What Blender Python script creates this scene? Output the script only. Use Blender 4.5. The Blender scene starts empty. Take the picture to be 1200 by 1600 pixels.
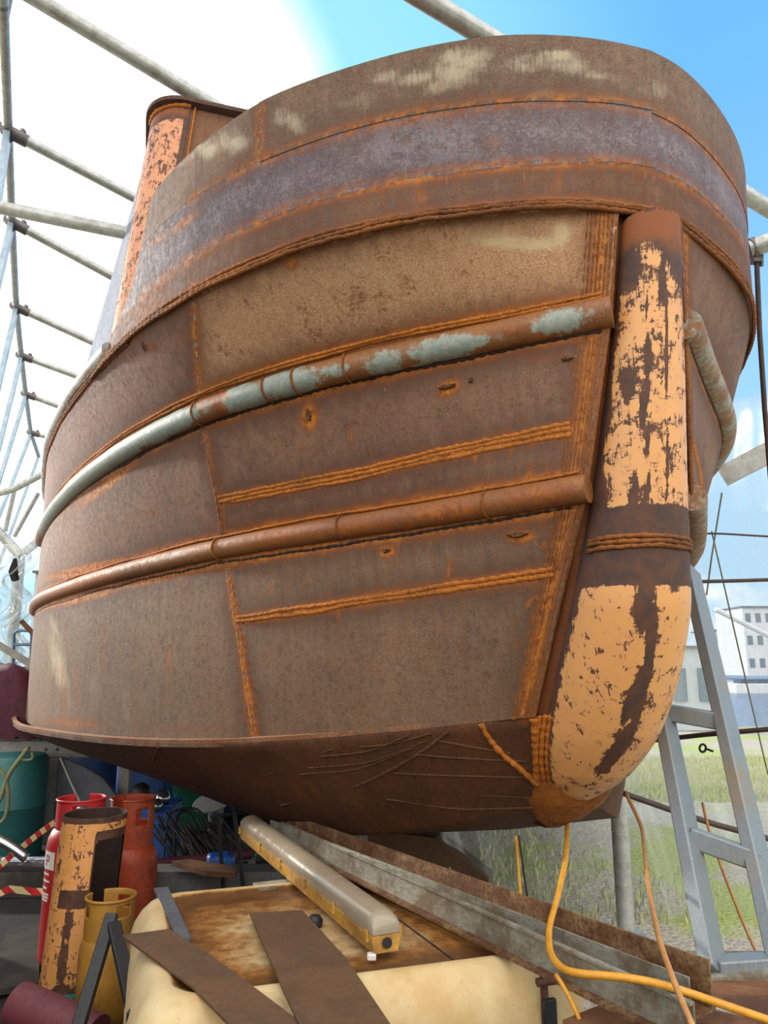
import bpy, math, random
import numpy as np
from mathutils import Vector, Matrix
random.seed(7); rng = np.random.default_rng(7)
C = bpy.context.scene.collection
H = 1.62                      # eye height
PITCH = math.radians(11.7); FPX = 1155.0
cp, sp = math.cos(PITCH), math.sin(PITCH)

# ------------------------------------------------------------------ camera
cam = bpy.data.cameras.new('camera'); camo = bpy.data.objects.new('camera', cam); C.objects.link(camo)
cam.sensor_fit = 'VERTICAL'; cam.sensor_height = 36.0; cam.lens = 36.0 * FPX / 1600.0
cam.clip_end = 2000
camo.location = (0, 0, H); camo.rotation_euler = (math.pi/2 + PITCH, 0, 0)
bpy.context.scene.camera = camo
vs = bpy.context.scene.view_settings
bpy.context.scene.display_settings.display_device = 'sRGB'
vs.view_transform = 'Standard'; vs.look = 'None'; vs.gamma = 1; vs.use_curve_mapping = False; vs.exposure = 0.28

def ray(px, py):
    x = (px-600)/FPX; t = (800-py)/FPX
    return np.array([x, cp - sp*t, sp + cp*t])
def at(px, py, d):            # the world point seen at a pixel, d metres deep
    return ray(px, py)*d + np.array([0, 0, H])
def on_z(px, py, z):          # ... or on the level plane z
    r = ray(px, py); return r*((z-H)/r[2]) + np.array([0, 0, H])
def proj(P):
    P = np.asarray(P, float); z = P[..., 2]-H; y = P[..., 1]
    d = y*cp + z*sp; up = z*cp - y*sp
    d = np.where(d < .05, .05, d)
    return np.stack([600 + FPX*P[..., 0]/d, 800 - FPX*up/d], -1)

# ------------------------------------------------------------------ objects
def setp(o, label=None, cat=None, group=None, kind=None):
    if label: o['label'] = label
    if cat: o['category'] = cat
    if group: o['group'] = group
    if kind: o['kind'] = kind
    return o
def empty(name, loc, label, cat, group=None):
    o = bpy.data.objects.new(name, None); C.objects.link(o)
    o.empty_display_size = .1; o.location = tuple(float(v) for v in loc); o['wl'] = [float(v) for v in loc]
    return setp(o, label, cat, group)
def origin(o):
    return np.array(o['wl']) if 'wl' in o else np.zeros(3)

class MB:
    def __init__(s): s.v = []; s.f = []; s.n = 0; s.at = {}
    def add(s, V, F, **attrs):
        V = np.asarray(V, float).reshape(-1, 3)
        s.v.append(V); s.f += [tuple(int(i)+s.n for i in f) for f in F]
        for k in set(list(s.at)+list(attrs)):
            L = s.at.setdefault(k, [np.zeros(s.n)] if s.n else [])
            L.append(np.broadcast_to(np.asarray(attrs.get(k, 0.), float), (len(V),)))
        s.n += len(V); return s
    def grid(s, G, closed=False, **attrs):
        G = np.asarray(G, float); n, m = G.shape[:2]; F = []
        for i in range(n-1):
            for j in range(m if closed else m-1):
                k = (j+1) % m
                F.append((i*m+j, i*m+k, (i+1)*m+k, (i+1)*m+j))
        return s.add(G.reshape(-1, 3), F, **{k: np.asarray(v).reshape(-1) if np.ndim(v) else v for k, v in attrs.items()})
    def solid(s, G, th, **attrs):          # a sheet with thickness: G pushed back along its normals
        G = np.asarray(G, float); n, m = G.shape[:2]
        du = np.gradient(G, axis=0); dv = np.gradient(G, axis=1)
        N = np.cross(du, dv); N /= np.linalg.norm(N, axis=-1, keepdims=True)+1e-12
        B = G - N*th
        s.grid(G, **attrs); s.grid(B[:, ::-1], **{k: (np.asarray(v)[:, ::-1] if np.ndim(v) else v) for k, v in attrs.items()})
        for a, b in ((G[0], B[0]), (B[-1], G[-1]), (B[:, 0], G[:, 0]), (G[:, -1], B[:, -1])):
            s.grid(np.stack([a, b]))
        return s
    def box(s, c, size, R=None):
        h = np.array(size)/2
        V = np.array([[x, y, z] for x in (-1, 1) for y in (-1, 1) for z in (-1, 1)])*h
        if R is not None: V = V @ np.asarray(R).T
        return s.add(V+np.array(c), [(0, 1, 3, 2), (4, 6, 7, 5), (0, 4, 5, 1), (2, 3, 7, 6), (0, 2, 6, 4), (1, 5, 7, 3)])
    def prism(s, poly, vec):               # polygon (3D points) swept along vec
        A = np.asarray(poly, float); B = A+np.asarray(vec, float); n = len(A)
        return s.add(np.vstack([A, B]), [tuple(range(n))[::-1], tuple(range(n, 2*n))]+[(i, (i+1) % n, n+(i+1) % n, n+i) for i in range(n)])
    def bar(s, a, b, w, h, up=(0, 0, 1)):  # rectangular bar from a to b
        a = np.array(a, float); b = np.array(b, float); d = b-a; L = np.linalg.norm(d); d /= L
        x = np.cross(d, up); x /= np.linalg.norm(x); y = np.cross(x, d)
        return s.box((a+b)/2, (w, L, h), np.stack([x, d, y], 1))
    def tube(s, pts, r, seg=10, closed=False, squash=None, **attrs):
        P = np.asarray(pts, float); n = len(P); R = np.broadcast_to(np.asarray(r, float), (n,))
        T = np.gradient(P, axis=0); T /= np.linalg.norm(T, axis=1, keepdims=True)+1e-12
        u = np.cross(T[0], [0, 0, 1.]);
        if np.linalg.norm(u) < 1e-3: u = np.cross(T[0], [0, 1., 0])
        u /= np.linalg.norm(u); rings = []
        ang = np.linspace(0, 2*math.pi, seg, endpoint=False)
        for i in range(n):
            u = u - T[i]*np.dot(u, T[i]); u /= np.linalg.norm(u); w = np.cross(T[i], u)
            rings.append(P[i] + R[i]*(np.cos(ang)[:, None]*u + np.sin(ang)[:, None]*w))
        G = np.array(rings)
        base = s.n
        if attrs: attrs = {k: np.repeat(np.asarray(v), seg).reshape(n, seg) if np.ndim(v) else v for k, v in attrs.items()}
        s.grid(G, closed=True, **attrs)
        s.f.append(tuple(base+i for i in range(seg))[::-1]); s.f.append(tuple(base+(n-1)*seg+i for i in range(seg)))
        return s
    def lathe(s, prof, c, seg=32, axis=None, cap=True):   # prof: (radius, height) list
        c = np.array(c, float); A = np.array(axis if axis is not None else (0, 0, 1.), float); A /= np.linalg.norm(A)
        x = np.cross(A, [0.3, 1, 0.1]); x /= np.linalg.norm(x); y = np.cross(A, x)
        ang = np.linspace(0, 2*math.pi, seg, endpoint=False); base = s.n
        G = np.array([c + A*h + r*(np.cos(ang)[:, None]*x + np.sin(ang)[:, None]*y) for r, h in prof])
        s.grid(G, closed=True)
        if cap:
            s.f.append(tuple(base+i for i in range(seg))[::-1]); s.f.append(tuple(base+(len(prof)-1)*seg+i for i in range(seg)))
        return s
    def build(s, name, mat, parent=None, label=None, cat=None, group=None, kind=None, smooth=None, bevel=None, loc=None):
        V = np.vstack(s.v)
        if parent is not None:
            o0 = parent; off = np.zeros(3)
            while o0 is not None:
                off = off + origin(o0); o0 = o0.parent
            mine = np.zeros(3)
        else:
            lo, hi = V.min(0), V.max(0)
            off = mine = np.array(loc, float) if loc is not None else np.array([(lo[0]+hi[0])/2, (lo[1]+hi[1])/2, lo[2]])
        me = bpy.data.meshes.new(name); me.from_pydata((V-off).tolist(), [], s.f); me.update()
        for k, L in s.at.items():
            a = me.attributes.new(k, 'FLOAT', 'POINT'); a.data.foreach_set('value', np.concatenate(L).astype(np.float32))
        o = bpy.data.objects.new(name, me); C.objects.link(o)
        o.location = tuple(mine); o.parent = parent
        if parent is None: o['wl'] = [float(v) for v in mine]
        if mat is not None: me.materials.append(mat)
        import bmesh
        bm = bmesh.new(); bm.from_mesh(me); bmesh.ops.remove_doubles(bm, verts=bm.verts, dist=1e-5); bmesh.ops.recalc_face_normals(bm, faces=bm.faces); bm.to_mesh(me); bm.free()
        if bevel:
            m = o.modifiers.new('bevel', 'BEVEL'); m.width = bevel; m.segments = 2; m.limit_method = 'ANGLE'; m.angle_limit = .6
            for p in me.polygons: p.use_smooth = True
            me.set_sharp_from_angle(angle=.6)
        elif smooth is not None:
            for p in me.polygons: p.use_smooth = True
            me.set_sharp_from_angle(angle=smooth)
        return setp(o, label, cat, group, kind)

# ------------------------------------------------------------------ materials
def lin(h):
    h = h.lstrip('#'); c = [int(h[i:i+2], 16)/255 for i in (0, 2, 4)]
    return tuple(x/12.92 if x <= .04045 else ((x+.055)/1.055)**2.4 for x in c)+(1,)
class NT:
    def __init__(s, name):
        s.m = bpy.data.materials.new(name); s.m.use_nodes = True; s.t = s.m.node_tree; s.t.nodes.clear()
        s.out = s.n('ShaderNodeOutputMaterial'); s.b = s.n('ShaderNodeBsdfPrincipled'); s.l(s.b.outputs[0], s.out.inputs[0])
        s.tc = s.n('ShaderNodeTexCoord').outputs['Object']
    def n(s, ty, **kw):
        x = s.t.nodes.new(ty)
        for k, v in kw.items(): setattr(x, k, v)
        return x
    def l(s, a, b): s.t.links.new(a, b)
    def put(s, x, sock):
        if hasattr(x, 'links') or hasattr(x, 'is_output'): s.l(x, sock)
        else: sock.default_value = x
    def mp(s, sc, rot=(0, 0, 0)):
        m = s.n('ShaderNodeMapping'); s.l(s.tc, m.inputs[0]); m.inputs['Scale'].default_value = sc; m.inputs['Rotation'].default_value = rot
        return m.outputs[0]
    def noise(s, scale, detail=5, rough=.6, vec=None, dist=0):
        x = s.n('ShaderNodeTexNoise'); x.inputs['Scale'].default_value = scale; x.inputs['Detail'].default_value = detail
        x.inputs['Roughness'].default_value = rough; x.inputs['Distortion'].default_value = dist
        s.l(vec if vec is not None else s.tc, x.inputs['Vector']); return x.outputs[0]
    def voro(s, scale, vec=None, feat='F1'):
        x = s.n('ShaderNodeTexVoronoi', feature=feat); x.inputs['Scale'].default_value = scale
        s.l(vec if vec is not None else s.tc, x.inputs['Vector']); return x.outputs[0]
    def math(s, op, a, b=0., c=0.):
        x = s.n('ShaderNodeMath', operation=op)
        s.put(a, x.inputs[0]); s.put(b, x.inputs[1]); s.put(c, x.inputs[2]); return x.outputs[0]
    def ss(s, x, lo, hi, a=0., b=1.):       # smoothstep remap
        m = s.n('ShaderNodeMapRange', interpolation_type='SMOOTHSTEP'); s.put(x, m.inputs[0])
        m.inputs[1].default_value = lo; m.inputs[2].default_value = hi; m.inputs[3].default_value = a; m.inputs[4].default_value = b
        return m.outputs[0]
    def mix(s, fac, a, b, mode='MIX'):
        m = s.n('ShaderNodeMix', data_type='RGBA', blend_type=mode); s.put(fac, m.inputs[0]); s.put(a, m.inputs[6]); s.put(b, m.inputs[7])
        return m.outputs[2]
    def attr(s, name):
        return s.n('ShaderNodeAttribute', attribute_name=name).outputs['Fac']
    def bump(s, h, strength=.3, dist=.01):
        x = s.n('ShaderNodeBump'); x.inputs['Strength'].default_value = strength; x.inputs['Distance'].default_value = dist
        s.l(h, x.inputs['Height']); s.l(x.outputs[0], s.b.inputs['Normal'])
    def fin(s, col, rough=.6, metal=0., spec=.5):
        s.put(col, s.b.inputs['Base Color']); s.put(rough, s.b.inputs['Roughness']); s.put(metal, s.b.inputs['Metallic'])
        s.b.inputs['Specular IOR Level'].default_value = spec
        return s.m

def rust(name, A, B, dark='3a2620', orange='cc7c20', deep='85481c', pale=None, flake=0., flakecol='9c7a58', streak=.35, paint=None, rough=.72, weldk=1., spec=.35, warm=.5, speck=1.15):
    """rusty steel: brown base A/B, fine mottle, orange bloom beside welds (attr weld), runs below them (attr drip), bare pale areas (attr pale)"""
    s = NT(name)
    big = s.noise(1.7, 6, .62, dist=.4); med = s.noise(6.5, 7, .68, dist=.3); mid = s.noise(30, 6, .72); fine = s.noise(150, 5, .75); grit = s.noise(420, 3, .7)
    run = s.noise(1.0, 6, .65, vec=s.mp((22, 22, 1.3)))
    run2 = s.noise(1.0, 6, .7, vec=s.mp((75, 75, 3.2)))
    col = s.mix(s.ss(big, .38, .62), lin(A), lin(B))
    col = s.mix(s.ss(med, .5, .72, 0, .55*warm), col, lin(deep))
    col = s.mix(s.ss(med, .48, .3, 0, .4), col, lin(dark))
    col = s.mix(s.ss(mid, .5, .7, 0, .5*speck), col, lin(dark))
    col = s.mix(s.ss(fine, .5, .66, 0, .6*speck), col, lin(dark))
    col = s.mix(s.ss(fine, .48, .34, 0, .55*speck), col, lin(flakecol))
    col = s.mix(s.ss(grit, .55, .7, 0, .35*speck), col, lin(flakecol))
    col = s.mix(s.ss(run2, .52, .75, 0, streak*.8), col, lin(deep))
    col = s.mix(s.ss(run, .52, .75, 0, streak), col, lin(dark))
    col = s.mix(s.ss(run, .46, .28, 0, streak*.7), col, lin(flakecol))
    if flake:
        fl = s.noise(48, 6, .78); al = s.ss(s.math('ADD', s.math('MULTIPLY', med, .8), s.math('MULTIPLY', fl, .7)), .86-.25*flake, .96-.25*flake)
        col = s.mix(s.math('MULTIPLY', al, s.ss(fine, .62, .40, .2, .9)), col, lin(flakecol))
    if pale:
        pa = s.attr('pale'); sc = s.noise(1.0, 6, .75, vec=s.mp((80, 80, 7)))
        pm = s.math('ADD', pa, s.math('MULTIPLY', s.math('SUBTRACT', s.math('ADD', s.math('MULTIPLY', med, .5), s.math('ADD', s.math('MULTIPLY', mid, .25), s.math('MULTIPLY', sc, .45))), .6), 2.4))
        col = s.mix(s.math('MULTIPLY', s.ss(pm, .2, .95, 0, .85), s.ss(pa, .02, .3)), col, lin(pale))
    eg = s.attr('edge'); col = s.mix(s.ss(s.math('ADD', eg, s.math('MULTIPLY', s.math('SUBTRACT', s.math('ADD', s.math('MULTIPLY', med, .6), s.math('MULTIPLY', run, .4)), .5), 1.3)), .12, .75, 0, .68*weldk), col, s.mix(s.ss(mid, .46, .72), lin(dark), lin(deep)))
    w = s.attr('weld'); d = s.attr('drip')
    wn = s.math('ADD', w, s.math('ADD', s.math('MULTIPLY', s.math('SUBTRACT', mid, .5), .9), s.math('MULTIPLY', s.math('SUBTRACT', med, .5), .9)))
    dm = s.math('MULTIPLY', d, s.ss(s.math('ADD', s.math('MULTIPLY', run2, .75), s.math('MULTIPLY', med, .25)), .54, .66))
    col = s.mix(s.ss(w, .08, .55, 0, .6*weldk), col, lin(deep))
    col = s.mix(s.math('MULTIPLY', s.math('MAXIMUM', s.ss(wn, .30, .85), s.ss(dm, .15, .9, 0, .8)), .9*weldk), col, s.mix(s.ss(mid, .4, .62), lin(orange), lin(deep)))
    if paint:
        p = s.attr('paint'); pn = s.math('ADD', p, s.math('ADD', s.math('MULTIPLY', s.math('SUBTRACT', mid, .5), 1.1), s.math('MULTIPLY', s.math('SUBTRACT', med, .5), 1.2)))
        col = s.mix(s.ss(pn, .42, .66, 0, .95), col, s.mix(s.ss(s.math('ADD', s.math('MULTIPLY', fine, .5), s.math('MULTIPLY', mid, .5)), .42, .58), lin(paint), lin('a4a798')))
    s.bump(s.math('ADD', s.math('MULTIPLY', fine, .6), s.math('ADD', mid, s.math('MULTIPLY', med, 1.5))), .45, .005)
    return s.fin(col, s.ss(mid, .3, .7, rough-.12, rough+.1), 0, spec)

def peach(name, col='e3a566', under='43302a', side=None, attr=True, amount=.5):
    """scratched peach paint over dark primer; attr paint = where the coat survives"""
    s = NT(name)
    mid = s.noise(16, 7, .72); fine = s.noise(120, 4, .7)
    scr = s.noise(1, 5, .75, vec=s.mp((75, 75, 7))); scr2 = s.noise(1, 5, .75, vec=s.mp((12, 12, 110)))
    ck = s.voro(13, feat='DISTANCE_TO_EDGE'); ck2 = s.voro(6, vec=s.mp((3.4, 3.4, 1.0)), feat='DISTANCE_TO_EDGE')
    base = s.mix(s.ss(mid, .3, .7), lin(col), lin(side or 'dd9a60'))
    base = s.mix(s.math('MULTIPLY', s.ss(fine, .56, .72), .25), base, lin('b9763f'))
    p = s.attr('paint') if attr else 1.
    k = s.math('ADD', s.math('MULTIPLY', mid, .55), s.math('MULTIPLY', s.math('MAXIMUM', scr, s.math('MULTIPLY', scr2, .93)), .55))
    k = s.math('ADD', k, s.math('MULTIPLY', s.ss(s.math('MINIMUM', ck, s.math('MULTIPLY', ck2, .6)), 0, .045, 1, 0), s.math('MULTIPLY', s.ss(mid, .48, .62), .16)))
    fk = s.noise(55, 4, .7); k = s.math('MAXIMUM', k, s.math('MULTIPLY', s.ss(fk, .62, .72), s.math('MULTIPLY', s.ss(s.noise(5, 3, .5), .45, .6), .68)))
    gone = s.math('SUBTRACT', s.math('ADD', k, amount*.25), s.math('MULTIPLY', s.math('SUBTRACT', p, .5), .55))
    g = s.ss(gone, .53, .57)
    un = s.mix(s.ss(mid, .35, .65), lin(under), lin('5d3a27'))
    w = s.attr('weld')
    un = s.mix(s.ss(s.math('ADD', w, s.math('MULTIPLY', s.math('SUBTRACT', mid, .5), .6)), .3, .7, 0, .8), un, lin('93501f'))
    c = s.mix(g, base, un)
    s.bump(s.math('ADD', s.math('MULTIPLY', g, -.6), s.math('MULTIPLY', fine, .3)), .3, .003)
    return s.fin(c, s.ss(g, 0, 1, .38, .7), 0, .5)

def plain(name, A, B=None, scale=8, rough=.5, metal=0., spec=.5, grain=.2, stretch=None, bump=.1, dirt=None, dirtamt=.5):
    s = NT(name); v = s.mp(stretch) if stretch else None
    a = s.noise(scale, 6, .65, vec=v); b = s.noise(scale*9, 4, .6, vec=v)
    col = s.mix(s.ss(a, .3, .7), lin(A), lin(B or A))
    if dirt:
        k = s.noise(scale*.6, 7, .72); col = s.mix(s.ss(s.math('ADD', k, s.math('MULTIPLY', b, .25)), .62-.15*dirtamt, .8-.15*dirtamt, 0, .85), col, lin(dirt))
    col = s.mix(s.math('MULTIPLY', s.ss(b, .4, .7), grain), col, s.mix(1., col, (.35, .33, .3, 1), 'MULTIPLY'))
    if bump: s.bump(b, bump, .003)
    return s.fin(col, s.ss(b, .3, .7, max(.05, rough-.08), min(1, rough+.08)), metal, spec)

M = {}
M['galv'] = plain('galvanised_tube', 'c2c4c0', 'a8aba8', 14, .38, .4, grain=.2, dirt='9a968a', dirtamt=.15)
M['galv_blue'] = plain('blue_grey_tube', 'b4c6d4', '98aebf', 10, .4, .4, grain=.2)
M['clamp'] = plain('clamp_steel', '5c5a62', '7a6f68', 40, .5, .6)
M['alu'] = plain('mill_aluminium', '868e92', '747c80', 5, .42, .25, grain=.18, stretch=(30, 30, 2), dirt='8d7f6a', dirtamt=.1)
M['zinc'] = plain('zinc_channel', 'a8a595', '86867c', 9, .5, .3, grain=.3, stretch=(6, 2, 14), dirt='6d5a42', dirtamt=.4)
M['rustplate'] = plain('brown_scale_plate', '56412f', '624b37', 6, .7, 0, .3, .35, dirt='6a4c33', dirtamt=.4, bump=.3)
M['rustbeam'] = plain('rusted_channel_inside', '6e4a2c', '8e7452', 10, .75, 0, .3, .4, dirt='54331f', dirtamt=.7)
M['black'] = plain('black_steel', '17181b', '22242a', 10, .5, 0, .5, .2)
M['blackrubber'] = plain('black_rubber', '1c1b1d', '2a2829', 30, .7)
M['brownrubber'] = plain('brown_rubber', '4d2c24', '5d372c', 30, .6)
M['orangepaint'] = plain('faded_orange_paint', 'b04826', '9c3e24', 5, .5, 0, .5, .25, dirt='7c3420', dirtamt=.25)
M['redpaint'] = plain('red_cylinder_paint', 'b5262b', '9c2226', 5, .45, 0, .5, .2)
M['yellowpaint'] = plain('ochre_cylinder_paint', 'a87a2c', '94692a', 5, .5, 0, .5, .25, dirt='8a5f28', dirtamt=.3)
M['white'] = plain('white_vinyl', 'e2dfd8', 'cfccc5', 10, .5)
M['letter'] = plain('red_lettering', 'b01c26', 'a01c26', 10, .5)
M['yellowcable'] = plain('yellow_cable', 'd69a2c', 'c4841f', 20, .45, 0, .5, .25)
M['tancable'] = plain('tan_cable', 'c08a50', 'a9723c', 20, .5, 0, .5, .25)
M['darkcable'] = plain('dark_cable', '3a2c26', '4a382e', 20, .6)
M['lens'] = plain('dusty_diffuser', '968a76', '8a7d68', 2, .22, 0, .6, 0., bump=0)
M['fixture'] = plain('yellowed_fixture_plastic', 'c99a45', 'b98938', 6, .5, 0, .5, .2, dirt='8c6430', dirtamt=.3)
M['timber'] = plain('weathered_timber', '6e4a30', '7d563a', 5, .75, 0, .3, .35, stretch=(4, 20, 20), dirt='4a3020', dirtamt=.5)
M['greytimber'] = plain('dark_grey_board', '3c3833', '4a453e', 5, .8, 0, .3, .4, stretch=(4, 20, 20), dirt='2a2622', dirtamt=.5)
M['benchsteel'] = plain('grey_bench_steel', '95938c', '827f78', 8, .6, .2, .4, .3)
M['teal'] = plain('teal_drum', '2c6a66', '28605e', 3, .5)
M['maroon'] = plain('maroon_tarp', '480c22', '3a081a', 4, .7, 0, .3, .2)
M['maroontube'] = plain('maroon_roll', '6b3038', '5a2830', 5, .6)
M['bluetarp'] = plain('dark_blue_tarp', '1d3a6a', '162c52', 4, .6, 0, .4, .2)
M['blue'] = plain('blue_plastic', '1f5cb0', '1a4c96', 5, .45)
M['green'] = plain('green_plastic', '17704e', '125c42', 5, .45)
M['rope'] = plain('grey_green_rope', '8a8a68', '6f7054', 60, .8, 0, .2, .4)
M['greysheet'] = plain('grey_sheet_metal', '6a6c72', '5c5e66', 4, .5, .2, .4, .25)
M['chrome'] = plain('bright_steel_tube', 'b8bcc0', 'a4a8ac', 4, .2, .9)
M['rods'] = plain('dark_steel_rods', '2b2523', '3a302b', 20, .5, .3)
M['concrete'] = plain('grey_concrete', '6e706c', '5d605c', 6, .85, 0, .3, .3)
M['farwhite'] = plain('far_white_wall', 'd8dadb', 'c8cccf', .8, .7)
M['farglass'] = plain('far_window', '5c7488', '4a6070', .8, .3)
M['shedgrey'] = plain('pale_grey_cladding', 'bcc4cc', 'aab3bc', 1.2, .6, stretch=(20, 20, 1))
M['tealnet'] = plain('teal_net', '1c6a70', '17585e', 40, .8)
M['bluerail'] = plain('blue_grey_rail', '5f7f9f', '4f6f8f', 10, .5)
def stripes():
    s = NT('barrier_tape'); w = s.n('ShaderNodeTexWave', wave_type='BANDS', bands_direction='DIAGONAL'); w.inputs['Scale'].default_value = 5.0
    s.l(s.tc, w.inputs[0]); return s.fin(s.mix(s.ss(w.outputs[1], .48, .52), lin('c22b32'), lin('e2cf96')), .5)
M['tape'] = stripes()
def cream():
    s = NT('stained_cream_plastic'); big = s.noise(4, 6, .65); mid = s.noise(18, 6, .7); fine = s.noise(90, 4, .6)
    sc = s.noise(1, 5, .7, vec=s.mp((4, 26, 26), (0, 0, .3)))
    c = s.mix(s.ss(big, .3, .7), lin('cfba8e'), lin('b89762'))
    c = s.mix(s.ss(sc, .58, .74, 0, .4), c, lin('b98d52'))
    st = s.attr('stain'); k = s.math('ADD', s.math('MULTIPLY', st, 1.25), s.math('MULTIPLY', s.math('SUBTRACT', s.math('ADD', s.math('MULTIPLY', mid, .5), s.math('MULTIPLY', big, .5)), .5), 1.0))
    c = s.mix(s.ss(k, .3, .7), c, s.mix(s.ss(mid, .35, .65), lin('9a6a32'), lin('744a20')))
    c = s.mix(s.ss(k, .62, 1.15, 0, .75), c, lin('4a2d16'))
    c = s.mix(s.ss(fine, .6, .75, 0, .3), c, lin('5d4020'))
    s.bump(fine, .1, .003); return s.fin(c, .5, 0, .4)
M['cream'] = cream()
def plastic_sheet(name, op=.22, net=False):
    s = NT(name); tr = s.n('ShaderNodeBsdfTransparent'); tr.inputs[0].default_value = (.97, .985, .98, 1)
    df = s.n('ShaderNodeBsdfTranslucent'); df.inputs[0].default_value = (.9, .9, .86, 1)
    d2 = s.n('ShaderNodeBsdfDiffuse'); d2.inputs[0].default_value = (.85, .85, .82, 1)
    gl = s.n('ShaderNodeBsdfGlossy'); gl.inputs['Roughness'].default_value = .18
    m0 = s.n('ShaderNodeMixShader'); m0.inputs[0].default_value = .5; s.l(df.outputs[0], m0.inputs[1]); s.l(d2.outputs[0], m0.inputs[2])
    n1 = s.noise(1, 5, .6, vec=s.mp((3.5, 3.5, .8)))
    f = s.ss(n1, .4, .75, op*.6, op*2.0)
    if net:
        w = s.n('ShaderNodeTexWave', wave_type='BANDS', bands_direction='Z'); w.inputs['Scale'].default_value = 22; s.l(s.tc, w.inputs[0])
        w2 = s.n('ShaderNodeTexWave', wave_type='BANDS', bands_direction='Y'); w2.inputs['Scale'].default_value = 22; s.l(s.tc, w2.inputs[0])
        f = s.math('ADD', f, s.math('MULTIPLY', s.math('ADD', s.ss(w.outputs[1], .6, .9), s.ss(w2.outputs[1], .6, .9)), .10))
    m1 = s.n('ShaderNodeMixShader'); s.put(f, m1.inputs[0]); s.l(tr.outputs[0], m1.inputs[1]); s.l(m0.outputs[0], m1.inputs[2])
    m2 = s.n('ShaderNodeMixShader'); m2.inputs[0].default_value = .05; s.l(m1.outputs[0], m2.inputs[1]); s.l(gl.outputs[0], m2.inputs[2])
    s.l(m2.outputs[0], s.out.inputs[0]); return s.m
M['sheet'] = plastic_sheet('clear_polythene', .1)
M['netsheet'] = plastic_sheet('netted_polythene', .2, True)
M['foil'] = plastic_sheet('crumpled_polythene', .42)
def ground_mat():
    s = NT('gravel_and_grass'); big = s.noise(.55, 5, .6); st = s.voro(28); fine = s.noise(60, 4, .7)
    g = s.mix(s.ss(st, .1, .6), lin('a39a8a'), lin('c4bbaa')); g = s.mix(s.ss(fine, .45, .7, 0, .5), g, lin('6d665c'))
    gr = s.mix(s.ss(fine, .35, .65), lin('94a254'), lin('bcc27c'))
    c = s.mix(s.ss(big, .5, .6), g, gr); s.bump(st, .5, .02); return s.fin(c, .9, 0, .2)
M['ground'] = ground_mat()
M['floor'] = plain('dark_yard_boards', '3a342f', '2e2a26', 3, .85, 0, .3, .4, stretch=(2, 12, 12), dirt='221e1b', dirtamt=.6)
M['grass'] = plain('grass_blades', 'aab270', 'c4c692', 3, .7, 0, .3, .1, bump=0)
M['leaf'] = plain('sunlit_leaves', '8fa636', 'b8c060', 3, .6, 0, .3, .1, bump=0)
M['water'] = plain('harbour_water', '2c4a78', '38587f', .6, .25, 0, .5, .1, stretch=(1, 4, 1))
M['quay'] = plain('pale_quay_stone', 'c9c4b6', 'b5b0a4', 1, .8)
M['treefar'] = plain('far_trees', '56683f', '677848', 1.2, .9)

# ================================================================== THE BARGE
Txy = np.array([1.05, 2.85]); av = np.array([-.305, .952]); av /= np.linalg.norm(av); qv = np.array([-av[1], av[0]])
def W(u, v, z):               # hull axes (aft, to port-in-picture, up) -> world
    u, v, z = np.broadcast_arrays(np.asarray(u, float), np.asarray(v, float), np.asarray(z, float))
    P = Txy + u[..., None]*av + v[..., None]*qv
    return np.concatenate([P, (z+H)[..., None]], -1)
def curve(pts, n=400, smooth=260):
    P = np.array(pts, float); s = np.r_[0, np.cumsum(np.linalg.norm(np.diff(P[:, :2], axis=0), axis=1))]
    t = np.linspace(0, s[-1], n); Q = np.stack([np.interp(t, s, P[:, i]) for i in range(P.shape[1])], 1)
    for _ in range(smooth): Q[1:-1] += .5*((Q[:-2]+Q[2:])/2 - Q[1:-1])
    return Q
TAIL = [(6.0, 2.95), (9.0, 3.0)]
def zed(pts, f): return [(u, v, f(u)) for u, v in pts]
chz_u = [.45, .64, .85, 1.15, 1.54, 2.29, 3.06, 4.1, 9]; chz = [-.206, -.245, -.283, -.335, -.386, -.445, -.475, -.488, -.49]
L_ch = curve(zed([(.45, .30), (.75, .62), (1.05, .9), (1.7, 1.42), (2.4, 1.8), (3.2, 2.2), (4.2, 2.6), (4.7, 2.75)]+TAIL, lambda u: np.interp(u, chz_u, chz)))
L_lo = curve(zed([(.05, .25), (.38, .50), (.75, .76), (1.05, 1.02), (1.67, 1.48), (2.31, 1.82), (3.15, 2.22), (4.15, 2.61), (4.7, 2.77)]+TAIL, lambda u: .68-.03*min(u, 5)))
L_up = curve(zed([(-.08, .18), (.2, .48), (.47, .80), (.83, 1.16), (1.15, 1.42), (1.45, 1.64), (2.23, 2.03), (3.16, 2.37), (4.17, 2.64), (5.2, 2.84)]+TAIL, lambda u: 1.37-.03*min(u, 5)))
L_dk = curve(zed([(-.14, .16), (-.09, .38), (.03, .68), (.24, 1.03), (.47, 1.30), (.69, 1.49), (.99, 1.71), (1.4, 1.94), (1.9, 2.15), (2.8, 2.44), (3.92, 2.70), (5.2, 2.86)]+TAIL, lambda u: 1.80-.02*min(u, 5)))
def bul(pts, f): return curve(zed([(pts[0][0], 0)]+pts, f), smooth=260)
B_dk = bul([(-.15, .17), (-.1, .40), (.03, .68), (.24, 1.03), (.47, 1.30), (.69, 1.49), (.99, 1.71), (1.4, 1.94), (1.9, 2.15), (2.8, 2.44)], lambda u: 1.80-.02*min(u, 5))
B_E = bul([(-.18, .17), (-.10, .38), (.03, .68), (.24, 1.03), (.46, 1.31), (.72, 1.54), (1.05, 1.76), (1.5, 1.98), (1.95, 2.15), (2.8, 2.42)], lambda u: 1.98-.02*u)
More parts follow.
